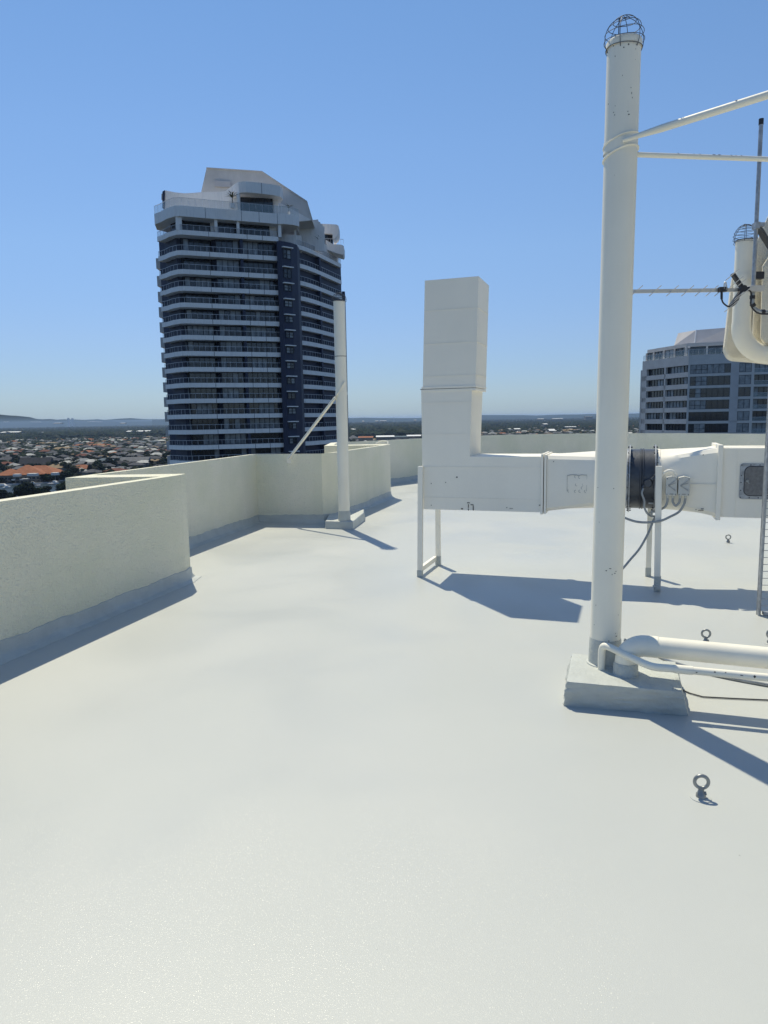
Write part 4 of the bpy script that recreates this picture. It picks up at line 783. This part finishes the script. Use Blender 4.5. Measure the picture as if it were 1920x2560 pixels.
# ================================================================== TREES AND HOUSES OF THE SUBURB
def ico(sub):
    bm = bmesh.new(); bmesh.ops.create_icosphere(bm, subdivisions=sub, radius=1); v = np.array([x.co[:] for x in bm.verts]); bm.verts.index_update(); f = np.array([[q.index for q in x.verts] for x in bm.faces]); bm.free(); return v, f
I1v, I1f = ico(1); I2v, I2f = ico(2)
def np_obj(name, V, Fs, mats, mi=None, smooth=False, parent=None):
    me = bpy.data.meshes.new(name); nf, k = Fs.shape
    me.vertices.add(len(V)); me.vertices.foreach_set('co', V.astype(np.float32).ravel()); me.loops.add(nf*k); me.loops.foreach_set('vertex_index', Fs.astype(np.int32).ravel())
    me.polygons.add(nf); me.polygons.foreach_set('loop_start', np.arange(0, nf*k, k, dtype=np.int32))
    for m in mats: me.materials.append(m)
    if mi is not None: me.polygons.foreach_set('material_index', mi.astype(np.int32))
    me.polygons.foreach_set('use_smooth', np.full(nf, smooth)); me.update(calc_edges=True); me.validate(); o = bpy.data.objects.new(name, me); COL.objects.link(o)
    if parent: o.parent = parent
    return o
def tree_meshes(seed, kind):
    r_ = np.random.default_rng(seed); Vs = []; Fs = []; o = 0
    lumps = 7 if kind != 'tall' else 9
    for k in range(lumps):
        a = r_.uniform(0, 6.28); rad = r_.uniform(.1, .62) if k else 0; z = r_.uniform(.45, .85) if kind != 'tall' else .25+.65*k/lumps
        if kind == 'tall': rad *= .35
        c = np.array([math.cos(a)*rad*.5, math.sin(a)*rad*.5, z]); s = r_.uniform(.16, .27)*(1 if kind != 'tall' else .62)
        v = I2v*(1+r_.normal(0, .16, (len(I2v), 1)))*s+c; Vs.append(v); Fs.append(I2f+o); o += len(v)
        m = 70; d = r_.normal(size=(m, 3)); d /= np.linalg.norm(d, axis=1)[:, None]; p = c+d*s*r_.uniform(.9, 1.35, (m, 1)); e1 = r_.normal(size=(m, 3))*.035; e2 = r_.normal(size=(m, 3))*.035
        q = np.stack([p+e1, p+e2, p-e1-e2], 1).reshape(-1, 3); Vs.append(q); Fs.append(np.arange(3*m).reshape(-1, 3)+o); o += 3*m
    crown = (np.concatenate(Vs), np.concatenate(Fs))
    return crown
protos = []
for i, (kind, mm) in enumerate((('round', 'leaf'), ('round', 'leafb'), ('round', 'leafc'), ('tall', 'leafc'), ('round', 'leaf'), ('tall', 'leaf'))):
    cr = tree_meshes(i+5, kind); co_ = np_obj('crown', cr[0], cr[1], [M[mm]]); tb_ = MB(); tb_.tube([(0, 0, -.02), (.01, 0, .3), (-.01, .01, .6)], [.035, .025, .012], 6)
    for q in (0, 2.1, 4.2): tb_.tube([(.005, 0, .32), (.14*math.cos(q), .14*math.sin(q), .58)], [.016, .008], 5)
    to = tb_.build('trunk', M['trunk']); protos.append((co_.data, to.data, kind, mm)); bpy.data.objects.remove(co_); bpy.data.objects.remove(to)
pm = MB(); pm.tube([(0, 0, 0), (.02, 0, .45), (.0, 0, .85)], [.022, .016, .013], 6); ptr = pm.build('trunk', M['trunk']); pm = MB(); r_ = random.Random(9)
for k in range(22):
    q = k*2.4; d = Vector((math.cos(q), math.sin(q), 0)); e = r_.uniform(-.1, .9); p0 = Vector((0, 0, .85)); p1 = p0+(d*math.cos(e)+Vector((0, 0, math.sin(e))))*.17; p2 = p1+d*.12+Vector((0, 0, -.09)); wv = d.cross(Vector((0, 0, 1)))*.03; pm.add([p0-wv*.4, p0+wv*.4, p1+wv, p1-wv, p2], [(0, 1, 2, 3), (3, 2, 4)])
pfr = pm.build('fronds', M['palm']); pmesh = (pfr.data, ptr.data); bpy.data.objects.remove(pfr); bpy.data.objects.remove(ptr)
def put_tree(x, y, h, wd, k, label, group, palm=False):
    e = bpy.data.objects.new('palm_tree' if palm else 'tree', None); COL.objects.link(e); e.location = (x, y, GZ-.4); e.rotation_euler.z = random.uniform(0, 6.28); e.scale = (wd, wd, h); tag(e, label, 'palm tree' if palm else 'tree', group)
    for nm, me in (('fronds' if palm else 'crown', (pmesh if palm else protos[k])[0]), ('trunk', (pmesh if palm else protos[k])[1])):
        o = bpy.data.objects.new(nm, me); COL.objects.link(o); o.parent = e
    return e
# where the picture shows the suburb: (px x range, far/near y test)
def vis_line(px):   # the parapet / tower edge that hides what lies below it
    if px < 168: return 1254-px*.147 if px < 165 else 1190
    if px < 430: return 1186-(px-168)*.118
    if 868 < px < 1050: return 1105
    if 1205 < px < 1500: return 1090
    if 1560 < px < 1604: return 1084
    return -1
def visible(x, y, z=GZ+4):
    px, py = proj(x, y, z); L = vis_line(px); return L > 0 and -30 < px and py < L+2, px, py
obj_poly = [gp(x, y) for x, y in ((-60, 1211), (172, 1201), (160, 1180), (-60, 1185))]; obj_p2 = [(p.x, p.y) for p in obj_poly]
cands = []; D = 560.0
def forest_edge(az):  # distance at which bush takes over
    px = 960+FPX*math.tan(az)
    if px < 470: return 2750+150*math.sin(px/37.)
    if px < 1100: return 1950
    return 7500
while D < 7000:
    row = max(31, D*.017) if D < 2500 else D*.019; az = -.54
    while az < .46:
        sp = 26 if D < 2600 else 42
        az += sp/D*random.uniform(.85, 1.3)
        d = D+random.uniform(-.28, .28)*row; x, y = math.sin(az)*d, math.cos(az)*d
        if d > forest_edge(az) or inside(x, y, canal2) or inside(x, y+14, canal2) or inside(x, y-14, canal2) or inside(x, y, obj_p2) or inside(x, y-14, obj_p2): continue
        if 860 < 960+FPX*math.tan(az) < 1060 and d > 1650: continue
        cands.append((d, az, x, y))
    D += row
def house_verts(w_, d_, h_, rise, ov=.7):
    a, b = w_/2, d_/2; A_, B_ = a+ov, b+ov; rl = max(.5, A_-B_)
    V = [(-a, -b, 0), (a, -b, 0), (a, b, 0), (-a, b, 0), (-a, -b, h_), (a, -b, h_), (a, b, h_), (-a, b, h_)]
    F = [(0, 1, 5, 4), (1, 2, 6, 5), (2, 3, 7, 6), (3, 0, 4, 7)]
    RV = [(-A_, -B_, h_), (A_, -B_, h_), (A_, B_, h_), (-A_, B_, h_), (-rl, 0, h_+rise), (rl, 0, h_+rise)]
    RF = [(0, 1, 5, 4), (1, 2, 5, 5), (2, 3, 4, 5), (3, 0, 4, 4)]
    return V, F, RV, RF
hp = []
for i in range(8):
    w_, d_ = random.uniform(13, 21), random.uniform(9, 14); h_ = random.choice((2.8, 3.0, 5.6, 5.6)); V, F, RV, RF = house_verts(w_, d_, h_, random.uniform(2.0, 3.2))
    hm = MB(); hm.add(V, F); 
    if i % 2 == 0: V2_, F2_, RV2, RF2 = house_verts(8, 8, h_-.1 if h_ > 3 else 2.7, 2.0); off = (w_*.25, -d_/2-2.2, 0); hm.add([(v[0]+off[0], v[1]+off[1], v[2]) for v in V2_], F2_)
    wb_ = hm.build('wall', [M['hwall'], M['tglass']])
    # windows and doors as dark recessed rectangles cut into the same wall
    bmh = bmesh.new(); bmh.from_mesh(wb_.data); bmh.free()
    rm_ = MB(); rm_.add(RV, [(0, 1, 5, 4), (1, 2, 5), (2, 3, 4, 5), (3, 0, 4)])
    if i % 2 == 0: rm_.add([(v[0]+off[0], v[1]+off[1], v[2]) for v in RV2], [(0, 1, 5, 4), (1, 2, 5), (2, 3, 4, 5), (3, 0, 4)])
    ro = rm_.build('roof', RM[0]); wn = MB()
    for fl in range(1 if h_ < 4 else 2):
        for k in range(4): cx = -w_/2+w_*(k+.5)/4; wn.box((cx, -d_/2-.02, 1.5+2.7*fl), (random.uniform(.6, 1.3), 0, 0), (0, .04, 0), (0, 0, .65)); wn.box((cx, d_/2+.02, 1.5+2.7*fl), (.8, 0, 0), (0, .04, 0), (0, 0, .6))
    wno = wn.build('window', M['tglass']); hp.append((wb_.data, ro.data, wno.data)); 
    for o in (wb_, ro, wno): bpy.data.objects.remove(o)
rmesh = {}
def roofmesh(i, c):
    if (i, c) not in rmesh: me = hp[i][1].copy(); me.materials.clear(); me.materials.append(RM[c]); rmesh[(i, c)] = me
    return rmesh[(i, c)]
vis = []; rest = []
for c in cands:
    ok, px, py = visible(c[2], c[3]); (vis if ok else rest).append(c+(px, py))
vis.sort(key=lambda c: c[0]); near = vis[:296]; rest += vis[296:]
def where(px, py, d):
    if px < 0: s = 'at the left edge'
    elif px < 165: s = 'above the orange-tiled building'
    elif px < 300: s = 'over the parapet corner'
    elif px < 440: s = 'by the tower foot'
    elif px < 1100: s = 'between small vent pipe and duct'
    elif px < 1360: s = 'right of the duct stack'
    else: s = 'left of the tall vent pipe'
    b = 'nearest row' if d < 700 else 'front rows' if d < 900 else 'middle rows' if d < 1200 else 'back rows' if d < 2000 else 'far rows'
    return s, b
gseen = {}
for c in near:
    d, az, x, y, px, py = c; i = random.randrange(8); rc = int(rng.choice(10, p=RW)); s, b = where(px, py, d)
    if 'edge' in s: s = 'at the left edge of the view'
    lab = f'{ROOFS[rc][0]} hip roofed house in the {b} {s}'
    e = bpy.data.objects.new('house', None); COL.objects.link(e); e.location = (x, y, GZ); e.rotation_euler.z = az*-1+random.choice((0, 0, .4, -.5, 1.57)); sc_ = random.uniform(.9, 1.15); e.scale = (sc_, sc_, 1)
    tag(e, lab, 'house', f'{ROOFS[rc][0]} roofed houses, {b}, {s}')
    for nm, me in (('wall', hp[i][0]), ('roof', roofmesh(i, rc)), ('window', hp[i][2])):
        if nm == 'window' and d > 1100: continue
        o = bpy.data.objects.new(nm, me); COL.objects.link(o); o.parent = e
# far houses as one mass
Vq = []; Fq = []; Mq = []; o_ = 0
for c in rest:
    d, az, x, y = c[:4]
    if d > 6500 and random.random() < .3: continue
    w_, dd_ = random.uniform(11, 24), random.uniform(9, 15)
    if random.random() < .04: w_, dd_ = w_*2.5, dd_*2
    h_ = random.choice((2.8, 3, 5.6)); V, F, RV, RF = house_verts(w_, dd_, h_, 2.4); a = -az+random.choice((0, .4, -.5, 1.57)); ca_, sa_ = math.cos(a), math.sin(a)
    pts = np.array(V+RV); pts = np.stack([x+pts[:, 0]*ca_-pts[:, 1]*sa_, y+pts[:, 0]*sa_+pts[:, 1]*ca_, pts[:, 2]+GZ], 1); Vq.append(pts)
    rc = int(rng.choice(10, p=RW))
    for f in F: Fq.append([i+o_ for i in f]); Mq.append(10)
    for f in ((0, 1, 5, 4), (2, 3, 4, 5)): Fq.append([i+8+o_ for i in f]); Mq.append(rc)
    for f in ((1, 2, 5), (3, 0, 4)): Fq.append([f[0]+8+o_, f[1]+8+o_, f[2]+8+o_, f[2]+8+o_]); Mq.append(rc)
    o_ += 14
me = bpy.data.meshes.new('distant_houses'); me.from_pydata([tuple(v) for v in np.concatenate(Vq)], [], [tuple(dict.fromkeys(f)) for f in Fq])
for m in RM+[M['hwall']]: me.materials.append(m)
me.polygons.foreach_set('material_index', Mq); o = bpy.data.objects.new('distant_houses', me); COL.objects.link(o); tag(o, 'distant suburb of small pale and dark roofed houses reaching to the horizon', 'houses', None, 'stuff')
# trees between the houses
TL = {('round', 'leaf'): 'bushy mid green tree', ('round', 'leafb'): 'olive green spreading tree', ('round', 'leafc'): 'dark green spreading tree', ('tall', 'leafc'): 'dark narrow tree', ('tall', 'leaf'): 'mid green narrow tree'}
tc_ = []
for k in range(70000):
    az = random.uniform(-.54, .46); d = math.sqrt(random.uniform(520**2, 6500**2))
    px = 960+FPX*math.tan(az)
    if d > forest_edge(az): continue
    x, y = math.sin(az)*d, math.cos(az)*d
    if inside(x, y, canal2) or inside(x, y, obj_p2): continue
    tc_.append((d, az, x, y))
tvis = []; trest = []
for c in tc_:
    ok, px, py = visible(c[2], c[3], GZ+6); (tvis if ok else trest).append(c+(px, py))
# belts and clumps the photo shows
def belt(px0, px1, y0, y1, n):
    for _ in range(n): p = gp(random.uniform(px0, px1), random.uniform(y0, y1)); tvis.append((p.length, math.atan2(p.x, p.y), p.x, p.y)+proj(p.x, p.y, GZ+5))
belt(0, 60, 1150, 1162, 14); belt(95, 190, 1138, 1150, 34); belt(60, 100, 1141, 1150, 6); belt(190, 240, 1140, 1148, 8); belt(130, 240, 1166, 1185, 16)
extra = []
for x, y, s in ((60, 1250, 11), (72, 1249, 12), (80, 1247, 9), (103, 1246, 8), (115, 1243, 8), (158, 1240, 10), (166, 1236, 10), (2, 1258, 9), (12, 1256, 8), (28, 1252, 6), (160, 1203, 9), (166, 1199, 9), (108, 1206, 7), (115, 1206, 8), (36, 1208, 6), (44, 1208, 6), (-8, 1208, 9)):
    p = gp(x, y); extra.append((p.x, p.y, s))
tvis.sort(key=lambda c: c[0]); tn = tvis[:262]; trest += tvis[262:]
for d, az, x, y, px, py in tn:
    s, b = where(px, py, d)
    palm = random.random() < .13; k = random.randrange(6); h = random.uniform(5, 11)
    if palm: put_tree(x, y, random.uniform(8, 12), 10, 0, f'palm in the {b} of houses {s}', f'palms, {b}, {s}', True)
    else:
        L = TL[(protos[k][2], protos[k][3])]; put_tree(x, y, h, h*random.uniform(.9, 1.4), k, f'{L} in the {b} of houses {s}', f'{L}s, {b}, {s}')
for n_, (x, y, s) in enumerate(extra):
    px, py = proj(x, y, GZ+s/2); k = (0, 2, 4)[n_ % 3]; bank = 'near canal bank just above the parapet' if py > 1212 else 'far canal bank before the orange-tiled building'
    put_tree(x, y, s, s*1.3, k, f'{TL[(protos[k][2], protos[k][3])]} on the {bank}', f'{TL[(protos[k][2], protos[k][3])]}s, {bank}')
for x, y, s, lab in ((22, 1196, 13, 'tall palm standing behind the left wing of the orange-tiled building'), (31, 1196, 14, 'taller of the palms over the orange-tiled roof'), (197, 1187, 10, 'palm just above the parapet corner left of the tower')):
    p = gp(x, y); put_tree(p.x, p.y, s, 13, 0, lab, None, True)
def mass(name, items, mats, label, cat):
    n = len(items); a = np.array(items); nv, nf = len(I1v), len(I1f)
    V = np.repeat(I1v[None], n, 0)*(1+rng.normal(0, .2, (n, nv, 1))); V = V*np.stack([a[:, 3], a[:, 3], a[:, 4]], 1)[:, None, :]+a[:, None, :3]
    F = I1f[None]+(np.arange(n)*nv)[:, None, None]; mi = np.repeat(rng.integers(0, len(mats), n), nf)
    o = np_obj(name, V.reshape(-1, 3), F.reshape(-1, 3), mats, mi); tag(o, label, cat, None, 'stuff'); return o
it = []
for c in trest:
    d, az, x, y = c[:4]; h = random.uniform(4.5, 9)
    if d > 2500: h *= 1.25
    if True: it.append((x, y, GZ+h*.45, h*random.uniform(.5, .9), h*.55))
mass('suburb_trees', it, [M['leaf'], M['leafb'], M['leafc']], 'dark green garden trees filling the gaps between the distant houses', 'trees')
it = []
def bush(px0, px1, d0, d1, n, hh):
    for _ in range(n):
        px = random.uniform(px0, px1); d = d0*(d1/d0)**random.random(); az = math.atan((px-960)/FPX); x, y = math.sin(az)*d, math.cos(az)*d
        h = hh*random.uniform(.6, 1.2); it.append((x, y, GZ+h*.4, h*random.uniform(.7, 1.3), h*.6))
bush(-150, 500, 2750, 11000, 9000, 16); bush(500, 1120, 1950, 9000, 9000, 15); bush(1120, 1900, 3500, 14000, 3000, 13)
mass('bushland', it, [M['leaf'], M['leafb'], M['leafc'], M['leafc']], 'wide belt of dark bushland beyond the suburb', 'bushland')
# ================================================================== LANDMARKS OF THE SUBURB
ob = thing('canal_apartments', gp(80, 1210), 'long cream apartment building with bright orange tiled roofs beside the canal', 'building')
def OB(x, y, Y): return ony(x, y, Y)
pL = gp(-25, 1212); pM = gp(60, 1210); pR = gp(120, 1206.5); pR2 = gp(163, 1200)
def wing(a, b, dep_, h, rise, wins=6, floors=2, wallm='hwall', sink=0):
    t = (b-a).normalized(); nn = Vector((-t.y, t.x, 0)); L = (b-a).length; c = (a+b)/2+nn*dep_/2
    mb = MB(); mb.box(c+Vector((0, 0, h/2)), t*L/2, nn*dep_/2, (0, 0, h/2)); mb.build('wall', M[wallm], ob)
    A_, B_ = L/2+1, dep_/2+1; rl = max(1, A_-B_); P_ = lambda u, v, z: c+t*u+nn*v+Vector((0, 0, z))
    mb = MB(); mb.add([P_(-A_, -B_, h), P_(A_, -B_, h), P_(A_, B_, h), P_(-A_, B_, h), P_(-rl, 0, h+rise), P_(rl, 0, h+rise)], [(0, 1, 5, 4), (1, 2, 5), (2, 3, 4, 5), (3, 0, 4), (3, 2, 1, 0)]); mb.build('roof', RM[4], ob)
    for fl in range(floors):
        for k in range(wins):
            if random.random() < .12: continue
            mb = MB(); mb.box(a+t*L*(k+.5)/wins-nn*.04+Vector((0, 0, 1.6+2.9*fl)), t*L/wins*random.choice((.22, .3, .38)), nn*.05, (0, 0, .85)); mb.build('window', M['tglass'], ob)
    for k in (1, 3):
        if k < wins: mb = MB(); q = a+t*L*(k+.5)/wins-nn*.8; mb.box(q+Vector((0, 0, 3.2)), t*L/wins*.45, nn*.8, (0, 0, .12)); mb.box(q-nn*.75+Vector((0, 0, 3.8)), t*L/wins*.45, nn*.05, (0, 0, .45)); mb.build('balcony', M['white'], ob)
up_ = Vector((0, 1, 0))
wing(pL+up_*10, pL.lerp(pM, .62)+up_*10, 22, 7.2, 5.2, 5); wing(pL.lerp(pM, .45)+up_*4, pM.lerp(pR, .75)+up_*4, 30, 7.6, 8.0, 9); wing(pR+up_*12, pR2+up_*4, 20, 7.0, 4.8, 5, 2, 'hwalld')
wing(pL+Vector((4, 45, 0)), pL+Vector((34, 47, 0)), 20, 7.6, 5.5, 4)
for x, y in ((43, 1188), (78, 1186.5), (86, 1186.5), (138, 1184.5)):
    mb = MB(); p = gp(x, 1211); c = ony(x, y, p.y+4.5); mb.box(c, (2.6, 0, 0), (0, 2.5, 0), (0, 0, 1.1)); mb.build('dormer', M['tgrey'], ob)
mb = MB(); c = ony(64, 1197, pM.y-3); mb.box(c, (3.1, 0, 0), (0, 1.6, 0), (0, 0, .15)); o = mb.build('awning', M['white'], ob); o['label'] = 'bright white flat awning'
# dark gabled house behind it
def lone(px, py, w_, d_, h_, rise, rc, label, gable=False, wallm='hwall', rot=0):
    p = gp(px, py); e = bpy.data.objects.new('house', None); COL.objects.link(e); e.location = p; e.rotation_euler.z = rot; tag(e, label, 'house'); V, F, RV, RF = house_verts(w_, d_, h_, rise)
    mb = MB(); mb.add(V, F); o = mb.build('wall', M[wallm]); o.parent = e
    if gable: RV[4] = (-w_/2-.5, 0, h_+rise); RV[5] = (w_/2+.5, 0, h_+rise)
    mb = MB(); mb.add(RV, [(0, 1, 5, 4), (1, 2, 5), (2, 3, 4, 5), (3, 0, 4)]); o = mb.build('roof', RM[rc]); o.parent = e
lone(93, 1172, 34, 20, 5, 8.5, 8, 'large dark steep roofed house directly behind the orange-tiled building', True, 'hwalld', .15)
lone(147, 1178, 28, 16, 4, 4, 5, 'wide tan roofed house right of the dark steep roofed house'); lone(120, 1163, 26, 14, 4, 4, 2, 'pale roofed house between the tree belt and the tan roofed house')
lone(160, 1131, 44, 20, 5, 5, 5, 'long low tan roof just above the dark tree belt'); lone(247, 1115, 22, 14, 5, 3, 5, 'light orange-tan roofed house in the middle of the suburb'); lone(245, 1124, 24, 14, 5, 3.5, 6, 'dark red roofed two storey house below the orange-tan one')
lone(95, 1122, 20, 14, 4, 3.5, 4, 'terracotta roofed house at the centre left of the suburb'); lone(295, 1142, 24, 14, 5, 3, 4, 'pinkish terracotta roofed house left of the tower foot'); lone(432, 1136, 24, 15, 6, 4, 4, 'terracotta roofed house touching the tower at its foot')
lone(340, 1165, 34, 18, 6, 5, 1, 'large grey gabled house just above the parapet coping left of the tower', True); lone(345, 1138, 24, 14, 5, 3, 3, 'white roofed house above the grey gabled one'); lone(205, 1180, 22, 14, 4, 4, 4, 'terracotta hip roofed house just above the parapet corner')
lone(104, 1089, 46, 30, 7, 11, 2, 'big pale roofed hall at the edge of the bushland'); 
lone(883, 1103, 24, 20, 7, 7, 1, 'grey pyramid roofed building right of the small vent pipe'); lone(1231, 1090, 22, 18, 6, 6, 2, 'pale pyramid roofed house right at the duct stack')
def shed(x0, x1, py, Y, h, col, label, d_=40, rise=2.5, nm='shed', grp=None):
    a = ony(x0, py, Y); b = ony(x1, py, Y); zb0 = GZ-.5 if a.z-GZ < 15 or nm != 'shed' else a.z-9; e = thing(nm, (a.x, Y, GZ), label, 'building' if nm != 'shed' else 'shed', grp); mb = MB(); mb.cube(a.x, b.x, Y, Y+d_, zb0, a.z); mb.build('wall', M['hwall'], e)
    mb = MB(); mb.add([(a.x-1, Y-1, a.z), (b.x+1, Y-1, a.z), (b.x+1, Y+d_/2, a.z+rise), (a.x-1, Y+d_/2, a.z+rise), (b.x+1, Y+d_, a.z), (a.x-1, Y+d_, a.z)], [(0, 1, 2, 3), (3, 2, 4, 5)]); mb.build('roof', col, e)
shed(941, 985, 1092.5, 1500, 8, M['white'], 'long white roofed shed with red gable just beyond the far parapet'); shed(896, 932, 1094.5, 1480, 8, RM[4], 'salmon roofed shed left of the long white one'); shed(985, 1018, 1093, 1560, 8, RM[7], 'blue-grey roofed shed beside the long white one'); shed(1018, 1052, 1090.5, 1620, 8, M['white'], 'white roofed shed touching the left side of the duct stack')
shed(1360, 1370, 1060.5, 2900, 8, M['white'], 'small bright white roof in the middle of the right hand suburb', 60); shed(1374, 1388, 1077, 2000, 8, M['white'], 'bright white domed roof near the parapet left of the tall pipe', 30, 5); shed(1287, 1301, 1073, 2200, 8, M['white'], 'pale flat roof in the gap right of the duct stack', 30); shed(1414, 1441, 1067.5, 2500, 8, M['white'], 'long thin white roof left of the tall pipe', 30, 1.5)
shed(1464, 1482, 1041, 6500, 30, M['tgrey'], 'dark boxy building on the horizon left of the tall pipe', 60, 1, 'office_block')
for x0, x1, y, Y in ((218, 240, 1054.2, 15200), (242, 254, 1054.6, 15200), (8, 20, 1054.8, 15000), (75, 100, 1055.2, 15000), (133, 152, 1058, 7600), (300, 312, 1058, 7600), (10, 46, 1081, 3000), (0, 8, 1081.5, 2950), (315, 325, 1079, 2900), (340, 372, 1078.5, 2950), (876, 884, 1074, 2700), (886, 892, 1074.5, 2700), (938, 946, 1052.6, 7000), (950, 966, 1052.3, 7000), (905, 910, 1053, 6800), (1035, 1041, 1050.5, 7200), (1345, 1360, 1047.5, 6000), (1382, 1408, 1047, 6000)):
    shed(x0, x1, y, Y, 8, M['white'], 'far white industrial roof '+('among the hills at left' if y < 1060 and x0 < 400 else 'along the edge of the bushland at left' if x0 < 400 else 'in the bushland beyond the far parapet' if x0 < 1100 else 'on the horizon behind the duct'), 60, 3, grp='far white roofs, '+('hills' if y < 1060 and x0 < 400 else 'bushland edge' if x0 < 400 else 'bushland' if x0 < 1100 else 'horizon'))
for x, y0, h in ((170, 1046, 34), (180, 1046.5, 28)):
    p = ony(x, y0, 12000); e = MB(); e.cube(p.x-18, p.x+18, p.y, p.y+25, GZ, p.z); e.cube(p.x-9, p.x+9, p.y+5, p.y+20, p.z, p.z+8); tag(e.build('distant_tower', M['tgrey']), ('left' if x < 175 else 'right')+' one of two tiny towers on the hazy skyline', 'tower')
e = MB(); p = ony(984.5, 1043, 7000); e.tube([(p.x, p.y, GZ), p], [6, 1.5], 5); tag(e.build('radio_mast', M['tgrey']), 'thin mast on the horizon between the small vent pipe and the duct', 'mast')
# boats and jetties on the canal
def boat(px, py, L, ang, label, flag=True):
    p = gp(px, py, GZ-.3); t = thing('boat', p, label, 'boat', 'boats moored on the canal'); c, s = math.cos(ang), math.sin(ang); f = lambda u, v, z: p+Vector((u*c-v*s, u*s+v*c, z)); w_ = L*.16
    mb = MB(); mb.add([f(-L/2, -w_, .9), f(L*.2, -w_, 1), f(L/2, 0, 1.2), f(L*.2, w_, 1), f(-L/2, w_, .9), f(-L/2, -w_*.7, 0), f(L*.2, -w_*.7, 0), f(L*.42, 0, 0), f(L*.2, w_*.7, 0), f(-L/2, w_*.7, 0)], [(0, 1, 2, 3, 4), (0, 5, 6, 1), (1, 6, 7, 2), (2, 7, 8, 3), (3, 8, 9, 4), (4, 9, 5, 0)]); mb.build('hull', M['white'], t)
    mb = MB(); mb.add([f(u*L, v*w_, z) for u, v, z in ((-.3, -.7, .95), (.15, -.7, 1), (.15, .7, 1), (-.3, .7, .95), (-.25, -.6, 2.3), (.02, -.6, 2.3), (.02, .6, 2.3), (-.25, .6, 2.3))], [(4, 5, 6, 7), (0, 1, 5, 4), (1, 2, 6, 5), (2, 3, 7, 6), (3, 0, 4, 7)]); mb.build('cabin', M['white'], t)
    if flag: mb = MB(); mb.tube([f(0, 0, 1), f(0, 0, L*1.1)], .08, 5); mb.build('mast', M['alu'], t)
boat(10, 1216, 13, .1, 'largest white boat at the left edge of the canal', False); boat(18, 1220, 7, 1.0, 'small white boat beside the largest one', False); boat(139, 1208, 9, -.4, 'dark rigged sailing boat moored before the right wing of the orange-tiled building'); boat(84, 1210.5, 7, .3, 'small white boat behind the pontoon', False)
def jetty(x0, x1, py, label):
    a, b = gp(x0, py), gp(x1, py); mb = MB(); mb.bar(a+Vector((0, 0, .5)), b+Vector((0, 0, .5)), 2.2, .35)
    for k in range(5): p = a.lerp(b, (k+.5)/5); mb.tube([p+Vector((0, 1, -.6)), p+Vector((0, 1, 1.8))], .18, 6)
    tag(mb.build('pontoon', M['tpale']), label, 'jetty', 'pontoons on the canal')
jetty(64, 82, 1215.5, 'white pontoon left of the middle of the canal'); jetty(88, 101, 1214.5, 'white pontoon right of the middle of the canal'); jetty(120, 146, 1210.5, 'dark pontoon before the right wing of the orange-tiled building')
# ================================================================== AIR
mb = MB(); mb.cube(-34000, 34000, -2900, 33000, GZ-2, 70); hz = mb.build('haze', M['ground']); hz.data.materials.clear()
hm = bpy.data.materials.new('haze_air'); hm.use_nodes = True; n = hm.node_tree; n.nodes.clear(); out = n.nodes.new('ShaderNodeOutputMaterial'); pv = n.nodes.new('ShaderNodeVolumePrincipled'); pv.inputs['Color'].default_value = (.48, .68, 1, 1); pv.inputs['Density'].default_value = 4.2e-5; pv.inputs['Anisotropy'].default_value = .2
n.links.new(pv.outputs[0], out.inputs['Volume']); hz.data.materials.append(hm); tag(hz, 'thin blue haze over the distant suburb and hills', 'haze', None, 'stuff')
